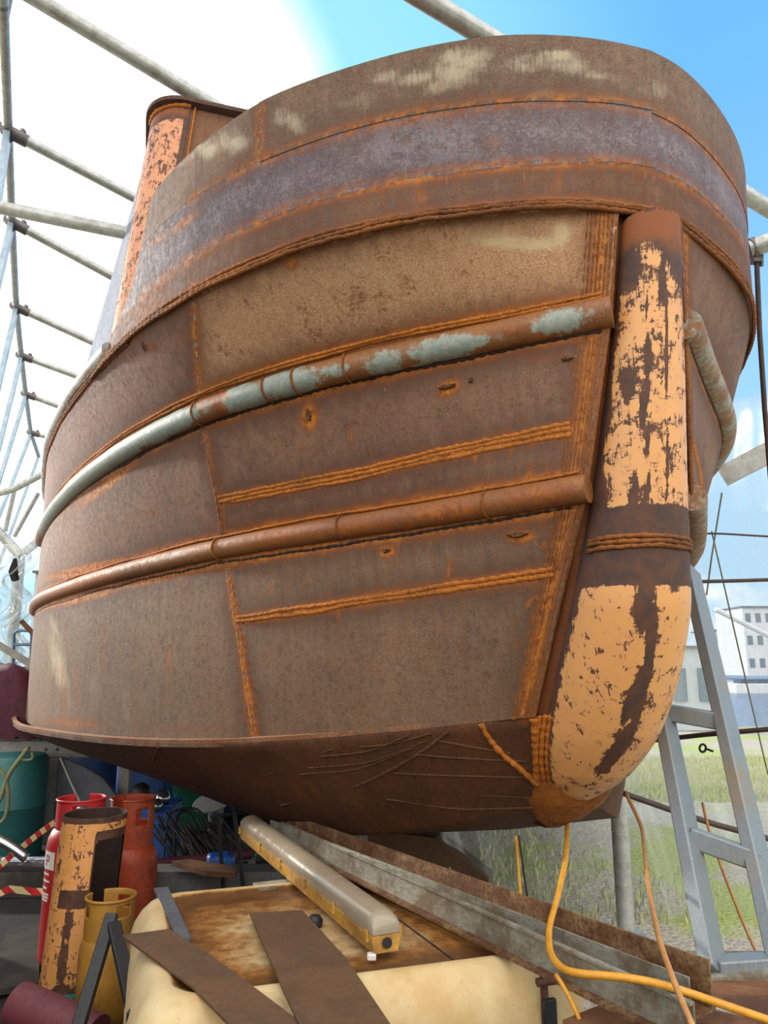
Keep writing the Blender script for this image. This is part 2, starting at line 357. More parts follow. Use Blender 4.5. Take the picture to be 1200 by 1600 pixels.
B_F = bul([(-.18, .16), (-.06, .57), (.14, .95), (.35, 1.23), (.61, 1.50), (.96, 1.77), (1.4, 1.98), (1.95, 2.15), (2.8, 2.40)], lambda u: 2.25-.02*u)
B_G = bul([(-.2, .16), (-.16, .40), (-.08, .66), (.09, .96), (.3, 1.24), (.54, 1.51), (.97, 1.79), (1.4, 1.98), (1.95, 2.14), (2.8, 2.38)], lambda u: 2.52-.03*u)
RT = [(2.3, 2.12), (3.2, 2.45), (4.3, 2.72)]+TAIL
R_ch = curve(zed([(.46, .27), (.85, .45), (1.3, .75), (2.0, 1.28), (3.0, 2.0), (4.2, 2.55)]+TAIL, lambda u: np.interp(u, chz_u, chz)))
R_lo = curve(zed([(.05, .24), (.49, .62), (1.06, 1.10), (1.67, 1.5), (2.3, 1.84), (3.2, 2.24), (4.2, 2.62)]+TAIL, lambda u: .68-.03*min(u, 5)))
R_up = curve(zed([(-.08, .17), (.34, .63), (.73, 1.10), (1.15, 1.48)]+RT, lambda u: 1.37-.03*min(u, 5)))
R_dk = curve(zed([(-.14, .12), (-.01, .41), (.10, .64), (.30, .93), (.6, 1.22), (1.0, 1.5), (1.5, 1.8)]+RT, lambda u: 1.80-.02*min(u, 5)))
Q_dk = bul([(-.15, .11), (-.01, .41), (.10, .64), (.30, .93), (.6, 1.22), (1.0, 1.5), (1.5, 1.8), (2.8, 2.3)], lambda u: 1.80-.02*min(u, 5))
Q_E = bul([(-.17, .12), (-.03, .44), (.13, .74), (.46, 1.10), (.8, 1.38), (1.3, 1.7), (2.8, 2.3)], lambda u: 1.98-.02*u)
Q_F = bul([(-.17, .1), (-.06, .38), (.13, .73), (.33, .98), (.7, 1.3), (1.3, 1.7), (2.8, 2.3)], lambda u: 2.25-.02*u)
Q_G = bul([(-.2, .1), (-.16, .21), (-.07, .43), (.11, .74), (.32, .99), (.7, 1.3), (1.3, 1.7), (2.8, 2.3)], lambda u: 2.52-.03*u)
class Surf:
    def __init__(s, levels, right): s.L = np.array(levels); s.R = np.array(right); s.k = len(levels)
    def P(s, w, t, side=1):
        w, t = np.broadcast_arrays(np.asarray(w, float), np.asarray(t, float))
        sg = np.where(w < 0, -1., 1.)*side
        x = np.clip(np.abs(w), 0, 1)*(s.L.shape[1]-1); i = np.clip(x.astype(int), 0, s.L.shape[1]-2); fx = (x-i)[..., None]
        tt = np.clip(t, 0, s.k-1); j = np.clip(tt.astype(int), 0, s.k-2); ft = (t-j)[..., None]
        L = s.L if side > 0 else s.R; A = L[j, i]*(1-fx)+L[j, i+1]*fx; B = L[j+1, i]*(1-fx)+L[j+1, i+1]*fx
        U = A*(1-ft)+B*ft
        return W(U[..., 0], U[..., 1]*sg, U[..., 2])
    def N(s, w, t, side=1):
        e = 4e-3
        a = s.P(np.asarray(w)+e, t, side)-s.P(np.asarray(w)-e, t, side); b = s.P(w, np.asarray(t)+.05, side)-s.P(w, np.asarray(t)-.05, side)
        n = np.cross(a, b); n /= np.linalg.norm(n, axis=-1, keepdims=True)+1e-12
        c = W(4., 0., .8)
        return n*np.sign(np.sum(n*(s.P(w, t, side)-c), -1, keepdims=True))
    def prep(s, wmax, ext=0.):
        s.gw, s.gt = np.meshgrid(np.linspace(0, wmax, 500), np.linspace(-.15, s.k-1+ext, 90), indexing='ij'); s.gp = proj(s.P(s.gw, s.gt))
        return s
    def inv(s, px, py):       # (w, t) of the surface point seen at a pixel
        d = np.sum((s.gp-np.array([px, py]))**2, -1); i = np.unravel_index(np.argmin(d), d.shape); w, t = s.gw[i], s.gt[i]
        for _ in range(6):
            p0 = proj(s.P(w, t)); J = np.stack([(proj(s.P(w+1e-4, t))-p0)/1e-4, (proj(s.P(w, t+1e-3))-p0)/1e-3], 1)
            try: st = np.linalg.solve(J+np.eye(2)*1e-9, np.array([px, py])-p0)
            except Exception: break
            w += float(np.clip(st[0], -.02, .02)); t += float(np.clip(st[1], -.1, .1))
            w = min(max(w, 0.), .9)
        return w, t
    def path(s, pix, n=120):  # surface path through pixels -> dense (w, t)
        A = np.array([s.inv(*p) for p in pix]); k = np.r_[0, np.cumsum(np.linalg.norm(np.diff(s.P(A[:, 0], A[:, 1]), axis=0), axis=1))]
        x = np.linspace(0, k[-1], n); Q = np.stack([np.interp(x, k, A[:, 0]), np.interp(x, k, A[:, 1])], 1)
        for _ in range(20): Q[1:-1] += .5*((Q[:-2]+Q[2:])/2-Q[1:-1])
        return Q
HS = Surf([L_ch, L_lo, L_up, L_dk], [R_ch, R_lo, R_up, R_dk]).prep(.62)
BS = Surf([B_dk, B_E, B_F, B_G], [Q_dk, Q_E, Q_F, Q_G]).prep(1.0, .3)

barge = empty('barge', W(3., 0., -H), 'large rusty steel barge bow with peach painted stem, propped up in the yard', 'boat')

WELD = []                     # sample points of every weld and painted rail shade bead, for the rust bloom around it
def resample(P, step):
    P = np.asarray(P, float); s = np.r_[0, np.cumsum(np.linalg.norm(np.diff(P, axis=0), axis=1))]
    n = max(3, int(s[-1]/step)); x = np.linspace(0, s[-1], n)
    return np.stack([np.interp(x, s, P[:, i]) for i in range(3)], 1)
def bead(mb, P, r, rip=.13, step=.008, jit=.10):
    Q = resample(P, step); n = len(Q); i = np.arange(n)
    jj = rng.normal(0, 1, n); jj = np.convolve(jj, np.ones(5)/5, 'same')
    R = r*(1+rip*np.sin(i*1.15+jj)+.12*jj)
    lo = np.convolve(rng.normal(0, 1, (n+40)), np.ones(41)/41, 'valid')
    Q[:, 2] += r*.9*lo[:n]*2 + r*jit*jj
    mb.tube(Q, np.maximum(R, r*.4), 7)
ORANGE = rust('weld_rust', 'bc6c22', '9a581e', dark='54300f', orange='e08e28', deep='9a561a', streak=.1, flakecol='d8923c', rough=.8)
DARKWELD = rust('dark_weld_rust', '8e5424', '6c3e1e', dark='38200f', orange='bc7024', deep='7a451a', streak=.1, flakecol='ac7030', rough=.8)
def weld(path_fn, n, gap, r, mat, name='weld_or_shade_bead', both=True, bloom=True, label=None, rip=.13):
    for side in ((1, -1) if both else (1,)):
        mb = MB()
        for k in range(n):
            P = path_fn(side, (k-(n-1)/2)*gap)
            bead(mb, P, r, rip)
        mb.build(name, mat, barge, smooth=1.2, label=label)
        if bloom: WELD.append(resample(path_fn(side, 0.), .02))
def surf_path(S, Q, off=0.):  # follow (w,t) list, shifted sideways on the surface by off metres
    def fn(side, g):
        P = S.P(Q[:, 0], Q[:, 1], side); N = S.N(Q[:, 0], Q[:, 1], side)
        T = np.gradient(P, axis=0); T /= np.linalg.norm(T, axis=1, keepdims=True)+1e-12
        B = np.cross(N, T); return P+B*g+N*off
    return fn
wl = np.linspace(0, .62, 200)
def level(t, w0=0., w1=.62): x = np.linspace(w0, w1, 200); return np.stack([x, np.full(200, float(t))], 1)

mid_up = HS.path([(345, 782), (450, 762), (560, 740), (670, 715), (780, 692), (893, 671)])
mid_lo = HS.path([(372, 968), (480, 953), (600, 933), (720, 915), (866, 894)])
seam_pix = [(303, 446), (308, 540), (315, 640), (330, 715), (345, 790), (352, 860), (370, 960), (385, 1050), (401, 1152)]
seam = HS.path(seam_pix, 160)
so = np.argsort(seam[:, 1]); seam_w = lambda t: np.interp(t, seam[so, 1], seam[so, 0])
wE_end = BS.inv(222, 468)[0]; wJ = BS.inv(409, 205)[0]

# stem pipe: axis line and radius by height
st_z = np.array([-.62, -.568, -.493, -.40, -.294, -.16, -.028, .1, .226, .517, .807, 1.112, 1.421, 1.737, 1.82])
st_u = np.array([.66, .623, .565, .495, .425, .35, .283, .222, .170, .096, .030, -.033, -.088, -.136, -.15])
st_r = np.array([.02, .07, .155, .205, .236, .25, .252, .247, .24, .205, .178, .155, .133, .12, .115])
def stem_uv(z): return np.interp(z, st_z, st_u), np.interp(z, st_z, st_r)
def stem_edge(side, f):       # f 0 = pipe edge, 1 = plating edge
    z = np.linspace(1.79, -.2, 160); u, r = stem_uv(z)
    Pl = HS.P(np.zeros(160), np.interp(z, [-.206, .68, 1.37, 1.8], [0, 1, 2, 3]), side)
    Ps = W(u+.01, side*r*.985, z)
    return Ps*(1-f)+Pl*f

rimpix = [(300, 237), (262, 272), (246, 295), (235, 330), (224, 390), (208, 452), (190, 500), (176, 528)]
rp = np.array([BS.inv(*p) for p in rimpix]); rp = rp[np.argsort(rp[:, 0])]
wEnd = float(rp[-1, 0])
def rim_t(w):
    w = np.abs(w); return np.where(w < rp[0, 0], 3., np.interp(w, rp[:, 0], np.minimum.accumulate(np.clip(rp[:, 1], .12, 3.))))
def RIMW(t):
    x = np.linspace(0, wEnd, 500); r = rim_t(x); return float(x[r >= t].max())
# --- weld seams, plus painted shade lines under the rub rails
weld(lambda sd, g: surf_path(BS, np.stack([np.linspace(0, .86, 300), np.zeros(300)], 1), .012)(sd, g), 3, .017, .011, DARKWELD)
weld(lambda sd, g: surf_path(HS, np.stack([np.linspace(HS.inv(200, 525)[0], .62, 200), np.full(200, 3.)], 1), .012)(sd, g), 3, .017, .011, DARKWELD)
weld(surf_path(HS, mid_up, .006), 3, .02, .011, ORANGE)
weld(surf_path(HS, mid_lo, .006), 2, .02, .012, ORANGE)
weld(surf_path(HS, seam[:58], .003), 2, .012, .008, DARKWELD)
weld(surf_path(HS, seam[60:102], .004), 2, .02, .011, DARKWELD)
weld(surf_path(HS, seam[104:], .004), 2, .02, .010, ORANGE)
def band(sd, g):
    t = np.linspace(2.97, .0, 200); w = np.full(200, .0002+.0016*(3.5+g)); w *= np.interp(t, [0, .5, 3], [.85, 1., 1.05]); return HS.P(w, t, sd)+HS.N(w+.004, t, sd)*.004
weld(band, 8, 1., .0095, DARKWELD, rip=.06)
wb = np.linspace(0, 1, 160)
def bul_level(t, w1): return np.stack([np.linspace(0, w1, 160), np.full(160, float(t))], 1)
weld(surf_path(BS, bul_level(1, min(wE_end, RIMW(1.05))), .006), 1, 0, .005, ORANGE)
weld(surf_path(BS, bul_level(2, min(BS.inv(300, 312)[0], RIMW(2.05))), .001), 1, 0, .005, ORANGE)
weld(surf_path(BS, np.stack([np.full(40, wJ), np.linspace(2, 3, 40)], 1), .001), 1, 0, .006, ORANGE)
weld(surf_path(HS, level(2.17, .004, .62), .012), 2, .014, .009, ORANGE)
RAILSHADE = rust('rail_shade_brown', '33201a', '2a1a14', dark='1c1210', orange='6a3c1c', deep='4a2814', flakecol='52382a', streak=.1)  # near-black brown standing in for the shade below the rub rails
weld(surf_path(HS, level(1.905, .003, .62), .006), 1, .012, .011, RAILSHADE, bloom=True)  # shade under the upper rail, painted as a dark bead
weld(surf_path(HS, level(.92, .004, .62), .006), 1, .012, .010, RAILSHADE, bloom=True)  # the lower rail's shade line, likewise a dark painted bead
weld(surf_path(HS, level(1.095, .004, .62), .014), 1, .012, .007, ORANGE)
for side in (1, -1):
    MB().solid(np.stack([stem_edge(side, f)+(W(.03, 0, 0)-W(0, 0, 0)) for f in (-.15, .5, 1.1)]), .01, weld=.35, drip=0., edge=.6).build('stem_flange', rust('stem_flange_rust', '7a4626', '64391f', dark='3a2016', flakecol='8e5c30', streak=.2), barge, smooth=.8)
def stem_ring(z0):
    a = np.linspace(-1.5, 1.5, 60); u, r = stem_uv(z0); return W(u-np.cos(a)*(r+.003), .012+np.sin(a)*(r+.003), z0+0*a)
mb = MB()
for k in range(3): bead(mb, stem_ring(.44+.017*k), .010)
mb.build('weld_or_shade_bead', DARKWELD, barge, smooth=1.2)
zf_ = np.linspace(-.2, -.56, 40); uf_, rf_ = stem_uv(zf_)
WELD += [W(uf_+.03, sd*(rf_+.02), zf_) for sd in (1, -1)]+[W(.55+0*zf_, -.2-.1*np.linspace(0, 1, 40), -.25-.2*np.linspace(0, 1, 40))]
WELD_AT = np.vstack(WELD)

def bloom(V, s=.034, drip=.2):
    V = V.reshape(-1, 3); w = np.zeros(len(V)); d = np.zeros(len(V)); bloom.e = np.zeros(len(V))
    for i in range(0, len(V), 1500):
        D = WELD_AT[None]-V[i:i+1500, None]; h2 = D[..., 0]**2+D[..., 1]**2; r2 = h2+D[..., 2]**2
        rm = np.sqrt(r2.min(1)); w[i:i+1500] = np.exp(-rm/s); bloom.e[i:i+1500] = np.exp(-rm/.11)
        dz = np.where((h2 < .05**2) & (D[..., 2] > -.01), D[..., 2], 9.).min(1); d[i:i+1500] = np.exp(-np.maximum(dz, 0)/drip)
    return w, d
def blobs(V, L):              # soft stains: (px, py, rx, ry, angle, strength) as seen on the surface
    p = proj(V.reshape(-1, 3)); m = np.zeros(len(p))
    for px, py, rx, ry, an, s in L:
        c, q = math.cos(math.radians(an)), math.sin(math.radians(an)); x = p[:, 0]-px; y = p[:, 1]-py
        m = np.maximum(m, s*np.exp(-(((x*c+y*q)/rx)**2+((-x*q+y*c)/ry)**2)))
    return m

# --- plating
def plate(name, S, wf, t0, t1, nw, nt, mat, side, pale=(), th=.012, extra=0., label=None, rim=None, orange=()):
    a = np.linspace(0, 1, nw); t = np.linspace(t0, t1, nt); A, Tt = np.meshgrid(a, t, indexing='ij')
    w0, w1 = wf(Tt); ww = w0+(w1-w0)*A
    if rim is not None: Tt = t0+(Tt-t0)*(np.clip(rim(ww), t0+.02, None)-t0)/(t1-t0) if t1 > t0 else Tt
    G = S.P(ww, Tt, side)+S.N(ww, Tt, side)*extra
    if side < 0: G = G[:, ::-1]
    wd, dr = bloom(G); eg = bloom.e; ex = blobs(G, orange) if (orange and side > 0) else 0.
    wd = np.maximum(wd, ex)
    pl = blobs(G, pale) if pale else np.zeros(wd.shape)
    sh = G.shape[:2]
    mb = MB(); mb.solid(G, th, weld=wd.reshape(sh), drip=dr.reshape(sh), pale=pl.reshape(sh), edge=eg.reshape(sh)); return mb.build(name, mat, barge, smooth=.9, label=label)

R_low = rust('lower_plate_rust', '745a42', '80634a', dark='43342c', flakecol='92786a', streak=.3, pale='b4a284', warm=.35)
R_mid = rust('mid_plate_rust', '7a5842', '886448', dark='44322c', flakecol='94766a', streak=.3, pale='a08c80', warm=.5)
R_upf = rust('upper_plate_scale', '94623f', '9c6c4a', dark='5a3822', flake=1.05, flakecol='caa078', streak=.2, pale='cbb48c', warm=.4, speck=.75)
R_upa = rust('upper_side_plate_rust', '846050', '906a56', dark='54403a', flakecol='a08478', streak=.35, pale='b09c8c', warm=.5)
R_bl1 = rust('bulwark_foot_rust', '7c5436', '6a4834', dark='40302a', flakecol='94745e', streak=.3, pale='8a7a70', warm=.8, rough=.72, weldk=.8)
R_bl2 = rust('bulwark_mid_scale', '66565a', '706060', dark='3a3034', flake=.5, flakecol='8f868c', streak=.2, pale='9a8c88', warm=.25, rough=.68, spec=.4, weldk=.6)
R_bl3 = rust('bulwark_top_rust', '7e6048', '6c5444', dark='453428', flakecol='98826c', streak=.35, pale='bcae94', warm=.5, rough=.7, spec=.4, weldk=.65)
R_bot = rust('bottom_rust', '583620', '4a2e1c', dark='2a1b13', flakecol='70482a', streak=.15, orange='a86a24', warm=.6)

pale_lo = [(_q, 1040+(_q*37)%70, 2.2, 35+_q%31, 0, .2+.1*(_q%3)) for _q in (115, 133, 160, 171, 190, 221)]+[(95, 1040, 14, 60, -12, .8), (88, 980, 8, 45, -20, .6), (150, 1080, 8, 50, 0, .35), (200, 1090, 8, 70, 0, .35), (230, 1060, 6, 70, 0, .3)]
pale_up = [(810, 380, 78, 11, 3, 1.25), (760, 365, 60, 14, 0, .6), (560, 420, 160, 70, 0, .3), (878, 366, 18, 24, 0, 1.1), (400, 470, 70, 40, 0, .25)]
pale_top = [(700, 110, 60, 28, -8, 1.), (640, 130, 50, 18, -12, .8), (860, 100, 80, 18, 3, .95), (940, 120, 40, 14, 12, .7), (350, 225, 38, 26, -30, 1.), (455, 190, 22, 22, 0, .9),
            (1010, 140, 40, 16, 25, .55), (560, 160, 40, 14, -15, .5), (300, 250, 30, 20, -35, .6), (830, 150, 60, 12, 3, .5)]
_r2 = __import__('random').Random(5)
pale_top = [(x+_r2.uniform(-1, 1)*rx*.8, y+_r2.uniform(-1, 1)*ry*.6, rx*_r2.uniform(.4, .75), ry*_r2.uniform(.4, .9), a, s_*_r2.uniform(.6, 1)) for x, y, rx, ry, a, s_ in pale_top for _ in range(5)]+[(700, 110, 50, 20, -8, .6), (860, 105, 70, 14, 3, .6), (360, 222, 34, 18, -32, .7)]
org_up = [(458, 410, 12, 12, 0, .9), (240, 540, 10, 14, 0, .5), (285, 530, 14, 20, 20, .4)]
org_lo = [(150, 888, 80, 10, -12, 1.2), (120, 936, 70, 8, -12, 1.2), (240, 905, 90, 5, -12, .9), (260, 862, 60, 4, -12, .8), (170, 757, 80, 9, -38, .9), (190, 690, 50, 5, -33, .8), (120, 1130, 60, 12, 4, .6), (300, 1140, 120, 8, 0, .35)]
import random as _r
_r.seed(3)
org_lo += [(_r.uniform(95, 270), _r.uniform(1000, 1100), _r.uniform(1.2, 2.6), _r.uniform(40, 80), -2, _r.uniform(.35, .6)) for _ in range(16)]
org_lo += [(_r.uniform(420, 860), _r.uniform(690, 1000), _r.uniform(1.2, 2.5), _r.uniform(20, 55), 0, _r.uniform(.4, .75)) for _ in range(34)]
org_md = [(485, 652, 13, 22, 0, 1.2), (702, 607, 20, 13, -30, 1.1), (607, 862, 14, 10, 0, 1.), (815, 838, 25, 11, 0, 1.1), (550, 690, 3, 40, 0, .7), (372, 620, 10, 16, 0, .8), (850, 560, 50, 10, -8, .4), (240, 800, 45, 8, -8, .35), (170, 760, 60, 8, -35, .6)]
for side in (1, -1):
    for t0, t1, mf, ma, nt in ((0, 1, R_low, R_low, 46), (1, 2, R_mid, R_mid, 38), (2, 3, R_upf, R_upa, 26)):
        kw = dict(orange=org_lo+org_md+org_up)
        plate('hull_plate', HS, lambda t: (0*t, seam_w(t)), t0, t1, 90, nt, mf if side > 0 or t0 < 2 else R_mid, side, pale=pale_up if t0 == 2 else [(540, 590, 90, 6, -12, .4)], **kw)
        plate('hull_plate', HS, lambda t: (seam_w(t), 0*t+.66), t0, t1, 130, nt, ma, side, pale=pale_lo if t0 == 0 else [(560, 690, 100, 6, -12, .4)], **kw)
        plate('hull_plate', HS, lambda t: (0*t+.66, 0*t+1.), t0, t1, 12, 5, ma, side)
# bulwark: top edge sweeps down at its aft end
org_b = [(290, 350, 40, 8, -38, .9), (250, 375, 22, 8, -40, .8), (770, 225, 22, 14, 0, .5), (1062, 235, 10, 12, 0, .8), (1000, 172, 26, 10, 20, .8), (1050, 200, 16, 10, 30, .8), (960, 165, 16, 10, 10, .7), (560, 250, 30, 20, 0, .25), (870, 290, 12, 30, 0, .5), (660, 310, 16, 26, 0, .4), (240, 480, 40, 20, -40, .5), (640, 225, 20, 14, 0, .3)]
def capped(t0, t1): return lambda w: np.minimum(rim_t(w), t1)
for side in (1, -1):
    plate('bulwark_plate', BS, lambda t: (0*t, 0*t+wEnd), 0, 1, 120, 12, R_bl1, side, th=.014, rim=capped(0, 1), orange=org_b)
    plate('bulwark_plate', BS, lambda t: (0*t, 0*t+RIMW(1.04)), 1, 2, 120, 16, R_bl2, side, th=.014, rim=capped(1, 2), orange=org_b)
    plate('bulwark_plate', BS, lambda t: (0*t, 0*t+wJ), 2, 3, 100, 16, R_bl3, side, pale=pale_top, th=.014, extra=.004, orange=org_b)
    plate('bulwark_plate', BS, lambda t: (0*t+wJ, 0*t+RIMW(2.04)), 2, 3, 60, 16, R_bl3, side, pale=pale_top, th=.014, rim=capped(2, 3), orange=org_b)

# --- stem
def stem_mesh():
    z = np.r_[np.linspace(1.755, -.45, 150), np.linspace(-.46, -.63, 24)]; u, r = stem_uv(z)
    for _ in range(6): u[1:-1] = (u[:-2]+2*u[1:-1]+u[2:])/4; r[1:-1] = (r[:-2]+2*r[1:-1]+r[2:])/4
    a = np.linspace(-1.75, 1.75, 64)
    G = W(u[:, None]-np.cos(a)*r[:, None], .012+np.sin(a)*r[:, None]*1.0, z[:, None]+0*a)
    p = proj(G); V = G.reshape(-1, 3)
    zz = z[:, None]+0*a
    paint = np.where(zz > .5, .84, .93)
    paint *= np.clip((1.70+.1*np.sin(a*2)-zz)/.22, -.2, 1)              # coat fades out below the bulwark
    paint = np.where((zz < .56) & (zz > .33), -.2, paint)               # bare band at the pipe joint
    paint = np.where(np.abs(zz-.56) < .03, .45, paint); paint = np.where(np.abs(zz-.33) < .04, .45, paint)
    bare = blobs(G, [(1012, 640, 1.1, 190, -.5, .8), (1042, 620, .9, 210, -.5, .6), (1000, 705, 55, .9, -6, .8), (985, 600, 14, 30, 0, .35), (1005, 945, 11, 32, 8, 1.), (1016, 1010, 6, 60, 5, 1.1), (1000, 1090, 6, 50, 12, 1.), (965, 1170, 9, 44, 36, .9), (985, 1095, 7, 40, 20, .8), (1000, 900, 60, 9, 0, .8), (1055, 898, 9, 22, 0, .7),
                     (1012, 560, 5, 30, 0, .55), (1005, 640, 5, 26, 0, .55), (938, 790, 9, 50, -4, .7), (990, 770, 6, 30, 5, .45), (1035, 440, 6, 36, 0, .45), (985, 420, 16, 26, 0, .6), (948, 640, 6, 34, 0, .5), (1030, 820, 40, 8, 0, .4)]).reshape(zz.shape)
    paint = paint-1.1*bare-.55*np.clip((np.abs(a)-1.42)/.3, 0, 1)
    wd, _ = bloom(G, .03)
    wd = np.maximum(wd, np.clip((zz.ravel()-1.5)/.25, 0, .8))
    mb = MB(); mb.solid(G, -.012, paint=paint, weld=wd.reshape(zz.shape)); return mb
stem_mesh().build('stem_post', peach('stem_peach_paint', 'dda05c', side='d89a66', amount=.5), barge, smooth=.9, label='rounded stem pipe with scratched peach paint')

# --- rub rails: half-round pipes
def rail(t, r, mat, side, w1=.66, blobsL=(), wobble=0.):
    x = np.linspace(0, w1, 320); P = HS.P(x, np.full(320, float(t)), side)+HS.N(x, np.full(320, float(t)), side)*.01
    Q = resample(P, .012); n = len(Q); mb = MB(); seg = 16
    mb.tube(Q, r*(1+.012*np.convolve(rng.normal(0, 1, n+10), np.ones(11)/4, 'valid')[:n]), seg)
    V = mb.v[0]; wd, dr = bloom(V, .03); pt = blobs(V, blobsL) if side > 0 else np.zeros(len(V))+.5
    ob = blobs(V, [(120, 900, 80, 30, -12, .95), (840, 775, 90, 20, -8, .7), (430, 840, 60, 18, -8, .6), (700, 800, 90, 16, -8, .85), (560, 825, 120, 16, -8, .7), (640, 825, 20, 30, 0, .8), (800, 515, 40, 8, -8, .8), (720, 540, 25, 8, 0, .7), (350, 630, 16, 30, 0, .8)])
    mb.at = {'weld': [np.maximum(wd*.7, ob)], 'paint': [pt], 'drip': [dr*.4]}
    return mb.build('rub_rail', mat, barge, smooth=1.2)
R_railu = rust('upper_rail_rust', '9a622c', '885630', dark='4a3020', orange='b8692a', flakecol='9c7a5a', paint='7f918a', streak=.2, spec=.5, rough=.55)
R_raill = rust('lower_rail_rust', '9a622c', '8a5832', dark='4a2e20', orange='b4681f', flakecol='9c7658', streak=.25, paint='98806c', spec=.5, rough=.6)
ub = [(880, 502, 60, 24, -8, 1.), (840, 512, 30, 10, -8, .8), (690, 545, 65, 28, -10, 1.), (740, 535, 60, 10, -10, .9), (600, 565, 40, 26, -10, .9), (520, 580, 40, 14, -10, .8), (450, 600, 70, 28, -12, 1.), (385, 620, 45, 28, -15, 1.), (250, 670, 80, 22, -25, 1.2), (180, 715, 60, 22, -35, 1.2), (120, 765, 60, 22, -45, 1.2), (80, 815, 30, 30, -60, 1.1)]
for side in (1, -1):
    rail(2, .064, R_railu, side, blobsL=ub); rail(1, .057, R_raill, side, blobsL=[(270, 870, 60, 5, -12, .6), (540, 815, 120, 4, -8, .5)])
# butt rings and end caps on the rails
for t, r, W0 in ((2, .068, [(316, 640), (425, 608), (470, 596), (548, 575)]), (1, .061, [(347, 857), (538, 823), (765, 787)])):
    for px, py in W0:
        w, _ = HS.inv(px, py); c = HS.P(w, t); d = HS.P(w+.002, t)-HS.P(w-.002, t); d /= np.linalg.norm(d); nn = HS.N(w, t)
        e = np.cross(d, nn); a = np.linspace(-.3, math.pi+.3, 24)
        mb = MB(); bead(mb, c+nn*.01+(np.sin(a)[:, None]*nn+np.cos(a)[:, None]*e)*r, .006); mb.build('weld_ring', DARKWELD, barge, smooth=1.2)
# gunwale rail aft of the bulwark
wg = HS.inv(168, 552)[0]
x = np.linspace(wg, .9, 160); P = HS.P(x, np.full(160, 3.))+np.array([0, 0, .05])
for side in (1, -1):
    P = HS.P(x, np.full(160, 3.), side)+np.array([0, 0, .055]); MB().tube(P, .05, 14).build('gunwale_rail', plain('pale_blue_grey_gunwale', 'b4b8b8', '9a9c98', 9, .45, .2, .5, .2, dirt='8a5c34', dirtamt=.4), barge, smooth=1.2)

# --- bottom: bilge plates down to the flat, chine lip
K = curve([(.64, .03, -.58), (.85, .26, -.67), (1.15, .55, -.79), (1.55, .85, -.87), (2.3, 1.15, -.9), (3.3, 1.42, -.9), (4.5, 1.9, -.84), (6., 2.2, -.82), (9., 2.3, -.82)], smooth=200)
def chine_out(wv, side, o): P = HS.P(wv, 0*wv, side); N = HS.N(wv, 0*wv, side); N[..., 2] = 0; return P+N*np.asarray(o)[..., None]
for side in (1, -1):
    x = np.r_[np.linspace(0, .62, 150), np.linspace(.63, 1, 12)]; lip = np.interp(x, [0, .05, .2, .35, .5, 1], [0., .01, .03, .06, .12, .1])
    lip = lip+.006*np.convolve(rng.normal(0, 1, len(x)+4), np.ones(5)/3, 'valid')
    top = chine_out(x, side, lip-.03); top[:, 2] += .004
    out = chine_out(x, side, lip); out[:, 2] -= .004; k = np.array([K[min(int(i*399), 399)] for i in x]); kin = W(k[:, 0], side*k[:, 1], k[:, 2])
    cen = W(k[:, 0], 0*k[:, 1], k[:, 2]-.02)
    b1 = out.copy(); b1[:, 2] -= .02
    rows = [out, b1]+[b1+(kin-b1)*f+np.array([0, 0, -.03])*math.sin(f*math.pi) for f in np.linspace(.06, 1, 20)]+[kin+(cen-kin)*f for f in (.5, 1)]
    G = np.array(rows); wd, dr = bloom(G, .03)
    mb = MB(); g = G if side > 0 else G[::-1]
    mb.grid(g, weld=(wd if side > 0 else wd.reshape(G.shape[:2])[::-1].ravel()), drip=0.); mb.build('bottom_plate', R_bot, barge, smooth=.7)
    MB().solid(np.stack([top, out]), .02).build('chine_lip', rust('chine_lip_rust', '8c5a38', '9c7458', dark='4a3022', flakecol='b09078', streak=.1), barge, smooth=.6) if side > 0 else None
    if side > 0: BOT = G
# fillet welds on the bilge near the stem
class GridS:
    def __init__(s, G): s.G = G; s.p = proj(G)
    def pt(s, px, py): d = np.sum((s.p-np.array([px, py]))**2, -1); i = np.unravel_index(np.argmin(d), d.shape); return s.G[i]
def smooth3(P, k=30):
    P = resample(np.array(P), .02)
    for _ in range(k): P[1:-1] += .5*((P[:-2]+P[2:])/2-P[1:-1])
    return P
gb = GridS(BOT)
BOTW = rust('bottom_weld_rust', '5e3e24', '4c311d', dark='2e1e17', orange='74502a', deep='54361d', flakecol='74563a', streak=.1)
n0 = np.array([.1, -.5, -.85])
for L, r, m in (([(745, 1130), (770, 1165), (800, 1195), (840, 1225)], .014, ORANGE), ([(838, 1120), (832, 1170), (838, 1225)], .02, ORANGE),
             ([(680, 1150), (740, 1165), (800, 1172)], .0045, BOTW), ([(650, 1180), (730, 1185), (815, 1190)], .0045, BOTW), ([(620, 1205), (720, 1212), (830, 1215)], .0045, BOTW),
             ([(610, 1228), (720, 1240), (840, 1245)], .0045, BOTW), ([(700, 1142), (640, 1190), (560, 1225), (440, 1255)], .007, BOTW), ([(480, 1195), (570, 1190), (660, 1160)], .0045, BOTW),
             ([(500, 1180), (580, 1172), (640, 1152)], .0045, BOTW), ([(250, 1168), (240, 1190), (225, 1205)], .006, BOTW), ([(520, 1165), (420, 1205), (300, 1230)], .005, BOTW), ([(470, 1205), (560, 1205), (650, 1170)], .0045, BOTW), ([(600, 1252), (720, 1262), (850, 1262)], .0045, BOTW), ([(560, 1172), (610, 1165), (670, 1145)], .0045, BOTW)):
    mb = MB(); bead(mb, smooth3([gb.pt(*p)+n0*.004 for p in L]), r); mb.build('weld_or_shade_bead', m, barge, smooth=1.2)
mb = MB()
